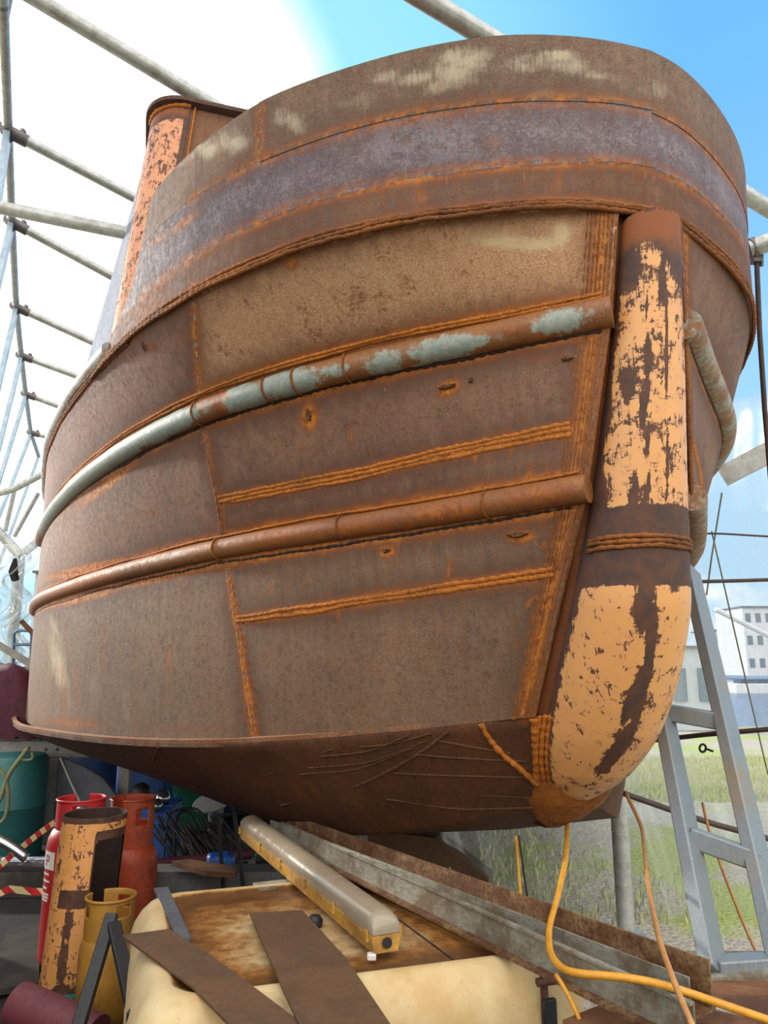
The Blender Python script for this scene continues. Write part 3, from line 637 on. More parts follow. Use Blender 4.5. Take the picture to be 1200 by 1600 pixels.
for sd in (1, -1):
    for k in range(3):
        z = np.linspace(-.2, -.56, 60); u, r = stem_uv(z); bead(mb, W(u+.02+.02*k, sd*(r+.010+.013*k), z-.006), .011)
mb.build('weld_or_shade_bead', ORANGE, barge, smooth=1.2, label='orange rusted fillet weld round the foot of the stem')
zf = np.linspace(-.12, -.735, 30); uf = np.interp(zf, [-.735, -.66, -.5, -.3, -.12], [.86, .80, .72, .60, .54]); rf = np.interp(zf, [-.735, -.68, -.6, -.45, -.3, -.12], [.03, .11, .19, .235, .25, .25])
an_ = np.linspace(0, 2*math.pi, 48); Gf = W(uf[:, None]-np.cos(an_)*rf[:, None]*1.0, np.sin(an_)*rf[:, None], zf[:, None]+.012*np.sin(an_*5)*0); Gf += rng.normal(0, .0025, Gf.shape)
MB().grid(Gf, weld=.35+.5*(np.linspace(0, 1, 30)[:, None]+0*an_), drip=0., edge=.4).build('forefoot', R_bot, barge, smooth=1.2)
# keel plate edge seen below the bow
MB().bar(W(.9, 0, -.70), W(7., 0, -.94), .03, .10).build('keel_bar', R_bot, barge)
# --- sheared-off lugs on the plating
R_lug = rust('lug_rust', '7a4a28', '5e3a26', dark='33201a', orange='b06a2a', flakecol='a08060', streak=.1)
for px, py, w, h, an in ((485, 648, .03, .05, .2), (702, 604, .075, .022, .5), (607, 860, .04, .02, 0), (812, 835, .085, .022, .1), (887, 562, .05, .02, -.1), (372, 510+100, .03, .02, 0), (228, 540, .02, .05, .2), (737, 594, .02, .02, 0), (1098, 660, .02, .03, 0)):
    if px > 1000: continue
    w_, t_ = HS.inv(px, py); c = HS.P(w_, t_); n = HS.N(w_, t_); e = np.cross([0, 0, 1.], n); e /= np.linalg.norm(e); f = np.cross(n, e)
    mb = MB(); k = 14
    for i in range(2):
        a = np.linspace(0, 2*math.pi, k, endpoint=False); rr = 1+.25*rng.normal(0, 1, k)
        base = c+n*.002; R1 = [base+(e*math.cos(x+an)*w*.6*q+f*math.sin(x+an)*h*.6*q) for x, q in zip(a, rr)]
        R2 = [p+n*.02*(1+.5*rng.random())-(p-c)*.45 for p in R1]; top = c+n*.026+e*.2*w*(i-.5)
        mb.grid(np.array([R1, R2, [top+(p-top)*.2 for p in R2]]), closed=True); mb.f.append(tuple(range(mb.n-k, mb.n)))
    mb.build('cut_lug', R_lug, barge, smooth=.8)
# --- deck, transom
xs = np.linspace(0, 1, 60); dl = HS.P(xs, 0*xs+2.96, 1); dr_ = HS.P(xs, 0*xs+2.96, -1)
MB().grid(np.stack([dl, (dl+dr_)/2+np.array([0, 0, .04]), dr_])).build('deck', R_bl1, barge, smooth=.6)
ts = np.linspace(0, 3, 8); tl = HS.P(0*ts+1, ts, 1); tr_ = HS.P(0*ts+1, ts, -1); MB().grid(np.stack([tl, tr_])).build('transom', R_mid, barge)

# --- deckhouse with rounded peach corner
dh_m = rust('deckhouse_side_steel', '8f96a6', '7f889c', warm=.1, speck=.4, rough=.8, dark='7c7470', orange='a8702c', flakecol='b8bcc4', streak=.25)
dh = bpy.data.objects.new('deckhouse', None); C.objects.link(dh); dh.parent = barge; dh['label'] = 'deckhouse with rounded peach painted corner and overhanging roof plate'
zb, zt = 1.74, 4.02
def dhc(z, u, v): k = (z-zb)/(zt-zb); return W(u+.10*k, v-.20*k, z)
zz = np.linspace(zb, zt, 60); cu, cv, cr = 2.72, 1.92, .27
an = np.linspace(0, math.pi/2, 24); cv += .06
G = np.array([[dhc(z, cu-cr*math.cos(x), cv+cr*math.sin(x)) for x in an] for z in zz]); sh = G.shape[:2]
pa = np.ones(sh)*.8; pa[-3:] = -.2; pa[:, -3:] = -.1; pa[:, :2] = .0
MB().solid(G, -.01, paint=pa, weld=np.clip((np.arange(60)[:, None]-54)/6, 0, 1)+np.zeros(sh)).build('corner_pipe', peach('deckhouse_peach_paint', 'd8925f', side='d08c68', amount=.45), dh, smooth=.9)
G = np.array([[dhc(z, cu-cr, v) for v in np.linspace(cv, cv-3.6, 30)] for z in zz]); MB().solid(G[:, ::-1], .01, weld=0., drip=0.).build('front_panel', R_bl1, dh, smooth=.6)
G = np.array([[dhc(z, cu+f*(.25+.6*(zt-z)/(zt-zb)), cv+cr+f*(.02+.27*(zt-z)/(zt-zb))) for f in np.linspace(0, 1, 24)] for z in zz]); MB().solid(G, .01, weld=np.zeros(G.shape[:2])+np.clip(1-np.arange(24)/2.5, 0, 1)*.9, drip=0.).build('side_panel', dh_m, dh, smooth=.6)
a = np.linspace(math.pi/2, 0, 18); o = .05
outl = [(cu+.85, cv+cr+o)]+[(cu-(cr+o)*math.cos(x), cv+(cr+o)*math.sin(x)) for x in a]+[(cu-cr-o, cv-3.6), (cu+.85, cv-3.6)]
top = np.array([W(u+.10, v-.20, zt+.03+.03*math.sin(3*v)) for u, v in outl]); MB().prism(top, (0, 0, .03)).build('roof_plate', rust('roof_plate_rust', '5c3e2c', '4c3426', dark='2c1d17', flakecol='6c4c38'), dh)
mb = MB(); bead(mb, np.array([W(cu+.10-(cr+.012)*math.cos(x), cv-.20+(cr+.012)*math.sin(x), zt+.01) for x in an]), .016); bead(mb, [dhc(z, cu-cr-.008, cv-.03) for z in zz], .008); bead(mb, [dhc(z, cu, cv+cr+.004) for z in zz], .01); mb.build('weld_or_shade_bead', ORANGE, dh, smooth=1.2)
# lifting eye hole patch on the bulwark, and the bow joint handled by the plates
w_, t_ = BS.inv(316, 262); c = BS.P(w_, t_); n = BS.N(w_, t_)
MB().lathe([(.016, 0), (.016, .012), (.008, .012), (.008, .004)], c, 14, n).build('bolt_boss', R_lug, barge, smooth=.6)
# ================================================================== THE YARD
Zf = 0.0
def arr(*a): return np.array(a, float)
# --- ground, floor, water
G = np.array([[[x, y, 0.] for y in (-6, 5, 12, 21.)] for x in (-60, -8, 8, 60.)]); G[..., 2] = -.02
MB().grid(G).build('ground', M['ground'], kind='structure')
MB().prism([(-6, -1.5, -.03), (2.2, -1.5, -.03), (2.2, 2.9, -.03), (.5, 4.3, -.03), (-1.6, 9.2, -.03), (-6, 9.2, -.03)], (0, 0, .035)).build('floor', M['floor'], kind='structure')
MB().box((0, 260, -.3), (1200, 480, .05)).build('water', M['water'], kind='structure')
MB().box((40, 57, .0), (160, 3.5, .7)).build('quay', M['quay'], kind='structure')

# --- things far off on the right
def house(name, px0, px1, pyt, d, depth, label, rows, cols, mat='farwhite', zb=0., cat='building', group=None):
    a = at(px0, 1040, d); b = at(px1, 1040, d); zt = at((px0+px1)/2, pyt, d)[2]
    c = (a+b)/2; w = abs(b[0]-a[0]); root = empty(name, (c[0], c[1]+depth/2, zb), label, cat, group)
    MB().box((c[0], c[1]+depth/2, (zb+zt)/2), (w, depth, zt-zb)).build('wall', M[mat], root)
    MB().box((c[0], c[1]+depth/2, zt+.02*w), (w*1.06, depth*1.06, .04*w)).build('roof', M['greysheet'], root)
    for i in range(rows):
        for j in range(cols):
            MB().box((c[0]+w*((j+.5)/cols-.5), c[1]-.02, zb+(zt-zb)*(i+.55)/rows), (w/cols*.5, .08, (zt-zb)/rows*.4)).build('window', M['farglass'], root)
    return root
house('apartment_block', 1168, 1232, 948, 95, 8, 'white harbour block with two window rows far behind the ladder at right', 3, 4, zb=.3)
house('apartment_block', 1120, 1166, 985, 110, 8, 'lower pale block just left of the white harbour block', 2, 3, 'shedgrey', zb=.3)
house('shed', 1040, 1118, 1012, 19, 4, 'pale grey shed seen between bow and ladder rail', 1, 2, 'shedgrey')
# treeline and a moored boat
mb = MB()
for i in range(26):
    c = arr(48+i*1.9, 68+rng.normal(0, 1), .9+rng.random()*.6); r = 1.2+.6*rng.random()
    mb.lathe([(.05, -r), (r*.8, -r*.5), (r, 0), (r*.7, r*.6), (.05, r*.9)], c, 10)
mb.build('tree_row', M['treefar'], label='dark green row of far trees on the opposite quay', cat='trees', smooth=1.5)
mbt = empty('motor_boat', at(1185, 1046, 52)*arr(1, 1, 0)+arr(0, 0, -.3), 'small white boat moored before the far quay with a dark cover', 'boat')
c = at(1185, 1042, 52); c[2] = -.33
P = [(-2, -.5), (1.6, -.5), (2.6, 0), (1.6, .5), (-2, .5)]
mb = MB(); mb.prism([c+arr(x, y*1.4, 0) for x, y in P], (0, 0, .7)); mb.build('hull', M['farwhite'], mbt, bevel=.05)
MB().prism([c+arr(x*.8, y*1.2, .7) for x, y in P], (0, 0, .3)).build('cover', M['bluetarp'], mbt, bevel=.05)
cr = empty('crane', at(1200, 1000, 60)*arr(1, 1, 0), 'thin pale crane boom slanting down to the white harbour block', 'crane')
MB().tube([at(1118, 952, 60), at(1215, 1000, 60)], .22, 8).build('boom', M['farwhite'], cr); MB().tube([at(1215, 1000, 60), at(1215, 1000, 60)*arr(1, 1, 0)], .3, 8).build('mast', M['farwhite'], cr)

# --- grass and bushes outside the sheet
def blades(n, xf, h0, h1, w=.012):
    mb = MB(); V = []; F = []
    for i in range(n):
        x, y = xf(); h = h0+(h1-h0)*random.random(); a = random.random()*6.28; dx, dy = math.cos(a)*w, math.sin(a)*w; l = h*.5; b = random.random()*6.28
        k = len(V); V += [(x-dx, y-dy, -.02), (x+dx, y+dy, -.02), (x+l*math.cos(b)*.5, y+l*math.sin(b)*.5, h*.7), (x+l*math.cos(b), y+l*math.sin(b), h)]; F += [(k, k+1, k+2), (k+1, k+3, k+2)]
    return mb.add(V, F)
def patch():
    while True:
        if random.random() < .12:
            p = at(random.uniform(660, 1010), 1400, 1)
            y = random.uniform(5.2, 8.5); x = y*random.uniform(.12, .42)
            if x/y < .16+.1*random.random() or y < 7.5-6*(x/y-.1)+random.uniform(-.6, .6): return x, y
        else:
            y = random.uniform(9.5, 14); return y*random.uniform(.3, .62), y
blades(10000, patch, .03, .08, .007).build('grass', M['grass'], kind='stuff', label='rough sunlit grass growing outside the clear sheet', cat='grass')
def bush(name, c, R, n, label, mat='leaf', sz=.07):
    mb = MB(); V = []; F = []
    for i in range(n):
        d = rng.normal(0, 1, 3); d /= np.linalg.norm(d); p = arr(*c)+d*np.array(R)*(.55+.45*random.random()); p[2] = max(p[2], .0)
        u = rng.normal(0, 1, 3); u /= np.linalg.norm(u); w = np.cross(u, d); w /= np.linalg.norm(w)+1e-9
        k = len(V); V += [p-u*sz, p+w*sz*.5, p+u*sz, p-w*sz*.5]; F.append((k, k+1, k+2, k+3))
    mb.add(V, F); return mb.build(name, M[mat], label=label, cat='bush')
bush('bush', at(285, 1225, 13)*arr(1, 1, 0)+arr(0, 0, .35), (.9, .6, .8), 900, 'yellow-green sunlit bush beyond the gap under the hull')

# --- clear sheeting on the right side of the tent
vw = -3.4
def wallp(u, z, vv=vw): return W(u, vv, z-H)
us = np.linspace(.6, 11, 90); zs = np.linspace(.0, 4.3, 40)
G = np.array([[wallp(u, z, vw+.05*math.sin(u*5.1+z*.7)+.03*math.sin(u*13+z*2.1)+.02*math.sin(z*7+u*3)) for z in zs] for u in us])
for i, u in enumerate(us): G[i, -6:, 2] = np.minimum(G[i, -6:, 2], 4.15+.1*math.sin(u*2))
MB().grid(G).build('polythene_sheet', M['netsheet'], label='tall clear netted polythene sheet forming the tent wall behind the ladder', cat='plastic sheet', smooth=3)
# its lower white folds under the bow
G = np.array([[np.array([x, 5.35+.08*math.sin(x*9+z)+.05*math.sin(x*23+z*5)+.12*z*math.sin(x*4), z]) for z in np.linspace(0, .68, 20)] for x in np.linspace(.3, 2.75, 90)])
MB().grid(G).build('polythene_sheet', M['sheet'], label='hazy clear polythene hanging low behind the beams under the bow', cat='plastic sheet', smooth=3)

# --- tube frame of the tent
fr = empty('tent_frame', at(20, 480, 9)*arr(1, 1, 0), 'galvanised tube frame of the open tent over the barge, ridge at upper left', 'tent frame')
ZR = 4.4+H
def rz(px, py): return on_z(px, py, ZR)
ridge = [rz(*p) for p in ((12, 205), (18, 347), (25, 480), (33, 556), (40, 616), (48, 676), (60, 712))]
R0 = ridge[0]+(ridge[0]-ridge[1])*1.9; R1m = ridge[0]+(ridge[0]-ridge[1])*.95
full = [R0, R1m]+ridge
for a, b in zip(full[:-1], full[1:]): MB().tube([a, b+(b-a)*.03], .041, 12).build('ridge_tube', M['galv'], fr, smooth=1)
rd = arr(.88, .47)
def onplane(px, py, J, dirv):
    r = ray(px, py); A = np.array([[r[0], -dirv[0]], [r[1], -dirv[1]]]); t, s = np.linalg.solve(A, np.array([J[0], J[1]])); return r*t+arr(0, 0, H)
def coupler(J, d):
    d = d/np.linalg.norm(d); mb = MB(); mb.tube([J+d*.02, J+d*.16], .055, 12); mb.tube([J-arr(0, .06, 0), J+arr(0, .06, 0)], .058, 12)
    mb.box(J+d*.12+arr(0, 0, .06), (.03, .05, .05)); mb.box(J+arr(0, 0, -.07), (.05, .05, .05)); mb.build('coupler', M['clamp'], fr, smooth=1)
for J, E, ext in ((full[1], (300, 146), .8), (ridge[0], (198, 303), 2.2), (ridge[1], (173, 431), 2.2), (ridge[2], (160, 542), 2.), (ridge[3], (128, 591), 2.), (ridge[4], (100, 638), 2.), (ridge[5], (78, 684), 2.)):
    if J is full[1]:
        A = onplane(62, 2, J, rd); B = onplane(*E, J, rd)
    else: A, B = J, onplane(*E, J, rd)
    d = B-A; A0 = A if J is not full[1] else A-d*.25
    MB().tube([A0, B+d*ext], .043 if J is not full[1] else .055, 12).build('rafter', M['galv'], fr, smooth=1); coupler(A0, d)
A = onplane(668, 2, R0, rd); B = onplane(755, 55, R0, rd); d = B-A
MB().tube([A-d*6, A+d*9.], .072, 12).build('rafter', M['galv'], fr, smooth=1)
# side rafters on the far slope, pale blue battens
ld = arr(-.9, -.40)
for J, E in ((ridge[0], (0, 286)), (ridge[1], (1, 420)), (ridge[2], (0, 590)), (ridge[3], (0, 690)), (ridge[4], (0, 745)), (ridge[5], (0, 800)), (ridge[6], (16, 830))):
    B = onplane(*E, J, ld); d = B-J; MB().bar(J-arr(0, 0, .05), B+d*.6-arr(0, 0, .05), .17, .05).build('side_rafter', M['galv_blue'], fr)
MB().bar(at(14, -40, 5.2), at(-2, 45, 5.3), .10, .05).build('side_rafter', M['galv_blue'], fr)
MB().tube([at(-60, 312, 5.75), at(187, 362, 5.75), at(330, 391, 5.75)], .052, 14).build('tie_tube', M['galv'], fr, smooth=1)
for pts, r in (([at(-30, 778, 13), at(20, 765, 13), at(72, 738, 13)], .06), ([at(-20, 812, 12), at(32, 868, 12)], .08), ([at(32, 868, 12), at(64, 842, 12.5)], .07), ([at(22, 768, 16), at(8, 830, 16)], .05), ([at(60, 770, 16), at(22, 838, 16)], .05)):
    MB().tube(pts, r, 10).build('eave_tube', M['galv'], fr, smooth=1)
MB().tube([at(30, 872, 12), at(17, 1040, 12)], .09, 12).build('upright_tube', M['galv_blue'], fr, smooth=1)
# right-hand tube end with clamp
tb = empty('scaffold_tube', at(1190, 380, 4.6), 'short galvanised tube end with swivel clamp beside the right of the bulwark', 'scaffold tube')
MB().tube([at(1173, 389, 4.6), at(1290, 345, 4.4)], .058, 14).build('tube', M['galv'], tb, smooth=1)
mb = MB(); mb.tube([at(1171, 390, 4.6), at(1180, 387, 4.6)], .068, 14); mb.box(at(1181, 404, 4.6), (.05, .05, .06)); mb.tube([at(1190, 396, 4.6), at(1190, 416, 4.6)], .012, 8); mb.build('clamp', M['clamp'], tb, smooth=1)
MB().tube([at(1182, 400, 4.6), at(1187, 520, 4.6), at(1195, 640, 4.6), at(1205, 760, 4.6)], .016, 8).build('steel_rod', M['darkcable'], label='dark thin rod hanging straight down from the clamp at right', cat='rod', smooth=1)
MB().bar(at(1128, 745, 6.2), at(1230, 692, 6.0), .05, .17).build('scaffold_board', M['galv'], label='weathered board edge running level behind the right rub rail', cat='board')
for pts, r, lab in (([at(1075, 909, 5.6), at(1130, 908, 5.6), at(1230, 905, 5.6)], .014, 'dark rusty rod level with the lower rub rail at right'),
                    ([at(1020, 1157, 3.6), at(1100, 1148, 3.4), at(1230, 1137, 3.2)], .011, 'thin black bar crossing the ladder rails at mid height'),
                    ([at(975, 1240, 4.4), at(1055, 1268, 4.4), at(1120, 1289, 4.4), at(1230, 1318, 4.4)], .017, 'rusty rod sloping behind the ladder just above its lower rung'),
                    ([at(1066, 833, 5.8), at(1130, 834, 5.8), at(1230, 840, 5.8)], .008, 'hair-thin dark wire behind the right rub rails')):
    MB().tube(pts, r, 8).build('steel_rod', M['darkcable'], label=lab, cat='rod', smooth=1)
for pts, lab in (([at(1128, 770, 6.3), at(1112, 870, 6.3), at(1104, 930, 6.3)], 'slack grey cord tied down the clear sheet beside the hull'), ([at(1112, 830, 6.4), at(1128, 900, 6.4), at(1160, 1040, 6.4), at(1200, 1210, 6.4)], 'long grey cord slanting across the clear sheet towards lower right')):
    MB().tube(pts, .007, 6).build('cord', M['rope'], label=lab, cat='cord')
mb = MB(); mb.tube([at(1098+5*math.cos(a), 1169+6*math.sin(a), 3.1) for a in np.linspace(0, 6.28, 16)], .005, 6); mb.tube([at(1103, 1170, 3.1), at(1114, 1174, 3.1)], .005, 6)
mb.build('eye_bolt', M['black'], label='small black eye bolt sticking out beside the ladder rail', cat='bolt')

# --- ladder (aluminium box rails) on the right
lad = empty('ladder', on_z(1150, 1520, .64), 'grey aluminium box section ladder leaning behind the stem at right', 'ladder')
zb_ = .64
fA, tA = on_z(1222, 1508, zb_), at(1078, 890, 3.75)
fB, tB = on_z(1117, 1522, zb_), at(1030, 1080, 3.35)
def rail_box(a, b, w, h, name, up): MB().bar(a, b, w, h, up).build(name, M['alu'], lad, bevel=.006)
upv = arr(.62, -.78, .1)
rail_box(fA, tA, .12, .05, 'side_rail', upv); rail_box(fB, tB+(tB-fB)*.05, .115, .05, 'side_rail', upv)
def lerp(a, b, t): return a+(b-a)*t
def rung(pa, pb): MB().bar(pa, pb, .075, .07).build('rung', M['alu'], lad, bevel=.006)
def onA(t): return lerp(fA, tA, t)
def onB(t): return lerp(fB, tB, t)
def near_t(a, b, py): return min(np.linspace(0, 1, 400), key=lambda t: abs(proj(lerp(a, b, t))[1]-py))
for ya, yb in ((1346, 1306), (1128, 1112), (1560, 1516)): rung(onB(near_t(fB, tB, yb)), onA(near_t(fA, tA, ya)))
MB().box(on_z(1150, 1520, zb_)+arr(0, .05, .005), (.34, .22, .01)).build('foot_plate', M['zinc'], lad)

# --- prop post under the bottom
c = at(972, 1350, 4.6); zt_ = at(963, 1246, 4.6)[2]
pr = empty('prop_post', (c[0], c[1], 0), 'round grey steel prop standing under the hull bottom', 'prop')
MB().lathe([(.052, 0.01), (.052, zt_-.0)], (c[0], c[1], 0), 20).build('tube', M['galv'], pr, smooth=.8); MB().box((c[0], c[1], .006), (.22, .22, .012)).build('base_plate', M['galv'], pr)
# dark plate / keel block behind the beams
MB().prism([at(575, 1296, 4.9), at(680, 1310, 4.9), at(762, 1372, 4.9), at(770, 1480, 4.9), at(575, 1480, 4.9)], (.06, .2, 0)).build('keel_block', M['rustplate'], label='dark brown steel support plate under the keel behind the long beams', cat='support')

# --- the cream moulded bin and what lies on it
e1 = arr(.952, .305); e1 /= np.linalg.norm(e1); e2 = arr(-e1[1], e1[0])
BC = arr(-.262, 3.06)+e1*.075; zt = H-.95; hw, hd = .71, .60
def bp(a, b, z): p = BC+e1*a+e2*b; return arr(p[0], p[1], z)
bn = empty('storage_bin', bp(0, 0, 0), 'large cream moulded plastic bin with rust-stained flat lid below the bow', 'bin')
def rr(a, b, r, n=10):
    out = []
    for cx, cy, s0 in ((a-r, b-r, 0), (-a+r, b-r, 1), (-a+r, -b+r, 2), (a-r, -b+r, 3)):
        for t in np.linspace(0, math.pi/2, n): out.append((cx+r*math.cos(t+s0*math.pi/2), cy+r*math.sin(t+s0*math.pi/2)))
    return np.array(out)
def densify(O, k=4):
    out = []
    for i in range(len(O)):
        a, b = O[i], O[(i+1) % len(O)]; n = max(1, int(np.linalg.norm(b-a)/.03))
        out += [a+(b-a)*j/n for j in range(n)]
    return np.array(out)
rows = []; st = []
base_o = densify(rr(hw, hd, .13))
def ring(inset, z): 
    f = base_o*np.array([(hw-inset)/hw, (hd-inset)/hd]); return np.array([bp(x, y, z) for x, y in f])
prof = [(-.02, .0, 0), (-.03, .25, 0), (-.035, .45, .05), (-.03, zt-.14, 0), (-.015, zt-.09, 0), (.01, zt-.045, 0), (.04, zt-.012, 0), (.065, zt-.001, .05), (.085, zt, .1), (.105, zt-.008, .55), (.12, zt-.018, .95), (.16, zt-.02, .85), (.22, zt-.02, .6), (.3, zt-.02, .42), (.4, zt-.02, .38), (.5, zt-.02, .38), (.57, zt-.02, .38)]
rows = np.array([ring(i, z) for i, z, s in prof]); stn = np.array([[s]*len(base_o) for i, z, s in prof], float)
# the stain gathers along the back and left of the recess
for i in range(len(prof)):
    if prof[i][0] > .1:
        loc = (rows[i][:, :2]-BC); y = loc@e2; x = loc@e1; stn[i] += .35*np.clip((y-.1)/.5, 0, 1)+.3*np.clip((x-.1)/.5, 0, 1)
mb = MB(); mb.grid(rows, closed=True, stain=stn); k = len(base_o); mb.f.append(tuple(range(mb.n-k, mb.n))); mb.build('body', M['cream'], bn, smooth=.9)
# front left moulded boss and lid joint
mb = MB(); c = bp(-.36, -hd+.02, zt-.17); mb.lathe([(.17, 0), (.165, .03), (.14, .05), (.0, .055)], c, 32, arr(-e2[0], -e2[1], .35)); mb.build('moulded_boss', M['cream'], bn, smooth=.9)
MB().bar(bp(.30, -.5, zt-.019), bp(.20, .5, zt-.019), .006, .004).build('lid_groove', M['black'], bn)
# latch and hinge on the front face
def onface(px, py, off):
    r = ray(px, py); o = arr(0, 0, H); n = arr(*e2, 0); p0 = bp(0, -hd-off, 0); return o+r*(np.dot(p0-o, n)/np.dot(r, n))
f0 = onface(850, 1540, .035); h0 = onface(858, 1582, .045)
mb = MB(); mb.box(f0, (.022, .02, .085), np.stack([arr(*e1, 0), arr(*e2, 0), arr(0, 0, 1)], 1)); mb.build('latch_strap', M['brownrubber'], bn, bevel=.005)
mb = MB(); mb.tube([f0+arr(*(e1*x), .02)-arr(*(e2*.02), 0) for x in (-.035, 0, .035)], .013, 12); mb.build('latch_handle', M['brownrubber'], bn, smooth=1)
mb = MB(); mb.box(h0, (.05, .02, .08), np.stack([arr(*e1, 0), arr(*e2, 0), arr(0, 0, 1)], 1)); mb.build('hinge_plate', M['black'], bn, bevel=.005)
# black angle-iron frame against its left end
af = empty('bin_stand', bp(-hw-.1, -.2, 0), 'black angle-iron A-shaped frame against the left end of the cream bin', 'stand')
j = on_z(183, 1428, zt-.05)+arr(-.02, 0, 0)
MB().bar(j, on_z(112, 1640, .25), .05, .03).build('leg', M['black'], af, bevel=.004); MB().bar(j+arr(.02, -.03, -.03), at(226, 1650, 2.3), .05, .03).build('leg', M['black'], af, bevel=.004)
mb = MB(); mb.box(on_z(212, 1588, zt-.12), (.05, .04, .04)); mb.build('bracket', M['black'], af, bevel=.006)
# loose flat steel
def flat(name, pix, z, th, mat, label, cat):
    mb = MB(); mb.prism([on_z(x, y, z) for x, y in pix], (0, 0, th)); return mb.build(name, mat, label=label, cat=cat)
flat('steel_plate', [(190, 1465), (264, 1455), (330, 1497), (400, 1549), (478, 1608), (392, 1640), (300, 1545)], zt+.004, .008, M['rustplate'], 'pointed brown steel plate laid across the left front corner of the bin', 'steel plate')
flat('steel_plate', [(390, 1430), (472, 1425), (540, 1500), (640, 1650), (490, 1655), (440, 1545)], zt+.014, .008, M['rustplate'], 'long straight brown steel plate lying centrally on the cream bin', 'steel plate')
flat('steel_strip', [(240, 1392), (262, 1390), (298, 1470), (280, 1478)], zt-.012, .012, M['greysheet'], 'short grey metal strip at the back left of the bin lid', 'metal strip')
flat('steel_strip', [(395, 1383), (450, 1377), (455, 1384), (432, 1390), (405, 1392)], zt-.012, .01, M['zinc'], 'small pale flat offcut under the light fitting at the lid back edge', 'metal strip')
mb = MB(); c = on_z(492, 1446, zt-.015); mb.lathe([(.028, 0), (.03, .02), (.02, .035), (.0, .04)], c, 16); mb.build('rubber_cap', M['black'], label='small dark round cap on the bin lid right of the central plate', cat='cap', smooth=.8)

# --- fluorescent light fitting
n_ = on_z(604, 1488, zt+.01); f_ = on_z(388, 1308, zt+.01); ax = (f_-n_); Lf = np.linalg.norm(ax); ax /= Lf; sd_ = np.cross(ax, [0, 0, 1.])
fx = empty('light_fitting', (n_+f_)/2, 'long weatherproof fluorescent fitting, yellowed base and dusty clear cover, on the bin', 'light fitting')
def loft(cs, ends, name, mat, par, smooth=.7):
    mb = MB(); G = np.array([[n_+ax*s+sd_*x*k+arr(0, 0, z*kz+oz) for x, z in cs] for s, k, kz, oz in ends]); mb.grid(G, closed=True); m = len(cs)
    mb.f.append(tuple(range(m))); mb.f.append(tuple(range(mb.n-m, mb.n))); return mb.build(name, mat, par, smooth=smooth)
cs = [(-.046, .0), (.046, .0), (.056, .03), (.06, .056), (-.06, .056), (-.056, .03)]
loft(cs, [(0, .9, .96, 0), (.02, 1, 1, 0), (Lf-.02, 1, 1, 0), (Lf, .9, .96, 0)], 'base', M['fixture'], fx)
cs = [(.055, .058), (.055, .08)]+[(.055*math.cos(a), .08+.045*math.sin(a)) for a in np.linspace(.25, math.pi-.25, 12)]+[(-.055, .08), (-.055, .058)]
lens = loft(cs, [(.0, .92, .62, .02), (.012, .97, .86, .008), (.05, 1, 1, 0), (Lf-.05, 1, 1, 0), (Lf-.012, .97, .86, .008), (Lf, .92, .62, .02)], 'diffuser', M['lens'], fx, 1.)
for s in (.03, .35, .7, 1.05, 1.4, Lf-.05):
    for k in (-1, 1): MB().box(n_+ax*s+sd_*.062*k+arr(0, 0, .05), (.008, .022, .035), np.stack([sd_, ax, arr(0, 0, 1)], 1)).build('clip', M['fixture'], fx)
MB().lathe([(.017, 0), (.017, .006)], n_-ax*.003+arr(0, 0, .03), 16, -ax).build('cable_hole', M['black'], fx)
MB().box(n_+sd_*.05*-1+ax*.01+arr(0, 0, -.008), (.03, .03, .02)).build('bracket', M['white'], fx, bevel=.004)

# --- long steel channels
def channel(near, far, w, h, th, name, mat_o, label, openside):
    near = np.array(near); far = np.array(far); d = far-near; d /= np.linalg.norm(d); x = np.cross(d, [0, 0, 1.]); x /= np.linalg.norm(x); z = arr(0, 0, 1)
    root = empty(name, (near+far)/2, label, 'steel channel')
    def slab(x0, x1, z0, z1, nm, m): MB().prism([near+x*x0+z*z0, near+x*x1+z*z0, near+x*x1+z*z1, near+x*x0+z*z1], far-near).build(nm, m, root)
    if openside == 'up':      # trough: two walls on a floor
        slab(0, th, 0, h, 'web', M['rustbeam']); slab(-w, -w+th, 0, h*.82, 'flange', mat_o); slab(-w+th, 0, 0, th, 'floor_strip', M['rustbeam'])
    else:                     # C lying open towards the viewer
        slab(0, th, 0, h, 'web', mat_o); slab(-w, 0, 0, th, 'flange', M['rustbeam']); slab(-w*.35, 0, h-th, h, 'flange', mat_o)
    return root
zc_ = zt+.012
na, fa = on_z(1108, 1585, zc_), None
top_n, top_f = on_z(1107, 1500, zc_+.13), on_z(640, 1335, zc_+.13); dd = top_f-top_n
channel(top_n-arr(0, 0, .13), on_z(448, 1271, zc_+.13)-arr(0, 0, .13), .10, .13, .008, 'steel_channel', M['zinc'], 'rear galvanised channel with rusty inside wall, nearest the clear sheet', 'up')
top_n, top_f = on_z(1082, 1566, zc_+.10), on_z(440, 1284, zc_+.10)
channel(top_n-arr(0, 0, .10), top_f-arr(0, 0, .10), .035, .10, .008, 'steel_channel', M['zinc'], 'front galvanised channel with long grey face and brown lower flange', 'front')

# --- timber deck at lower right
pl = MB().prism([on_z(x, y, .62) for x, y in ((985, 1660), (1085, 1548), (1125, 1528), (1260, 1490), (1330, 1660))], (0, 0, .02)); pl.build('deck_board', M['timber'], label='brown weathered board platform at the bottom right corner under the ladder', cat='platform')
MB().prism([on_z(x, y, .60) for x, y in ((880, 1612), (985, 1568), (1010, 1580), (1010, 1680), (880, 1680))], (0, 0, .03)).build('deck_board', M['timber'], label='dark brown plank end at the bottom edge in front of the bin latch', cat='plank')

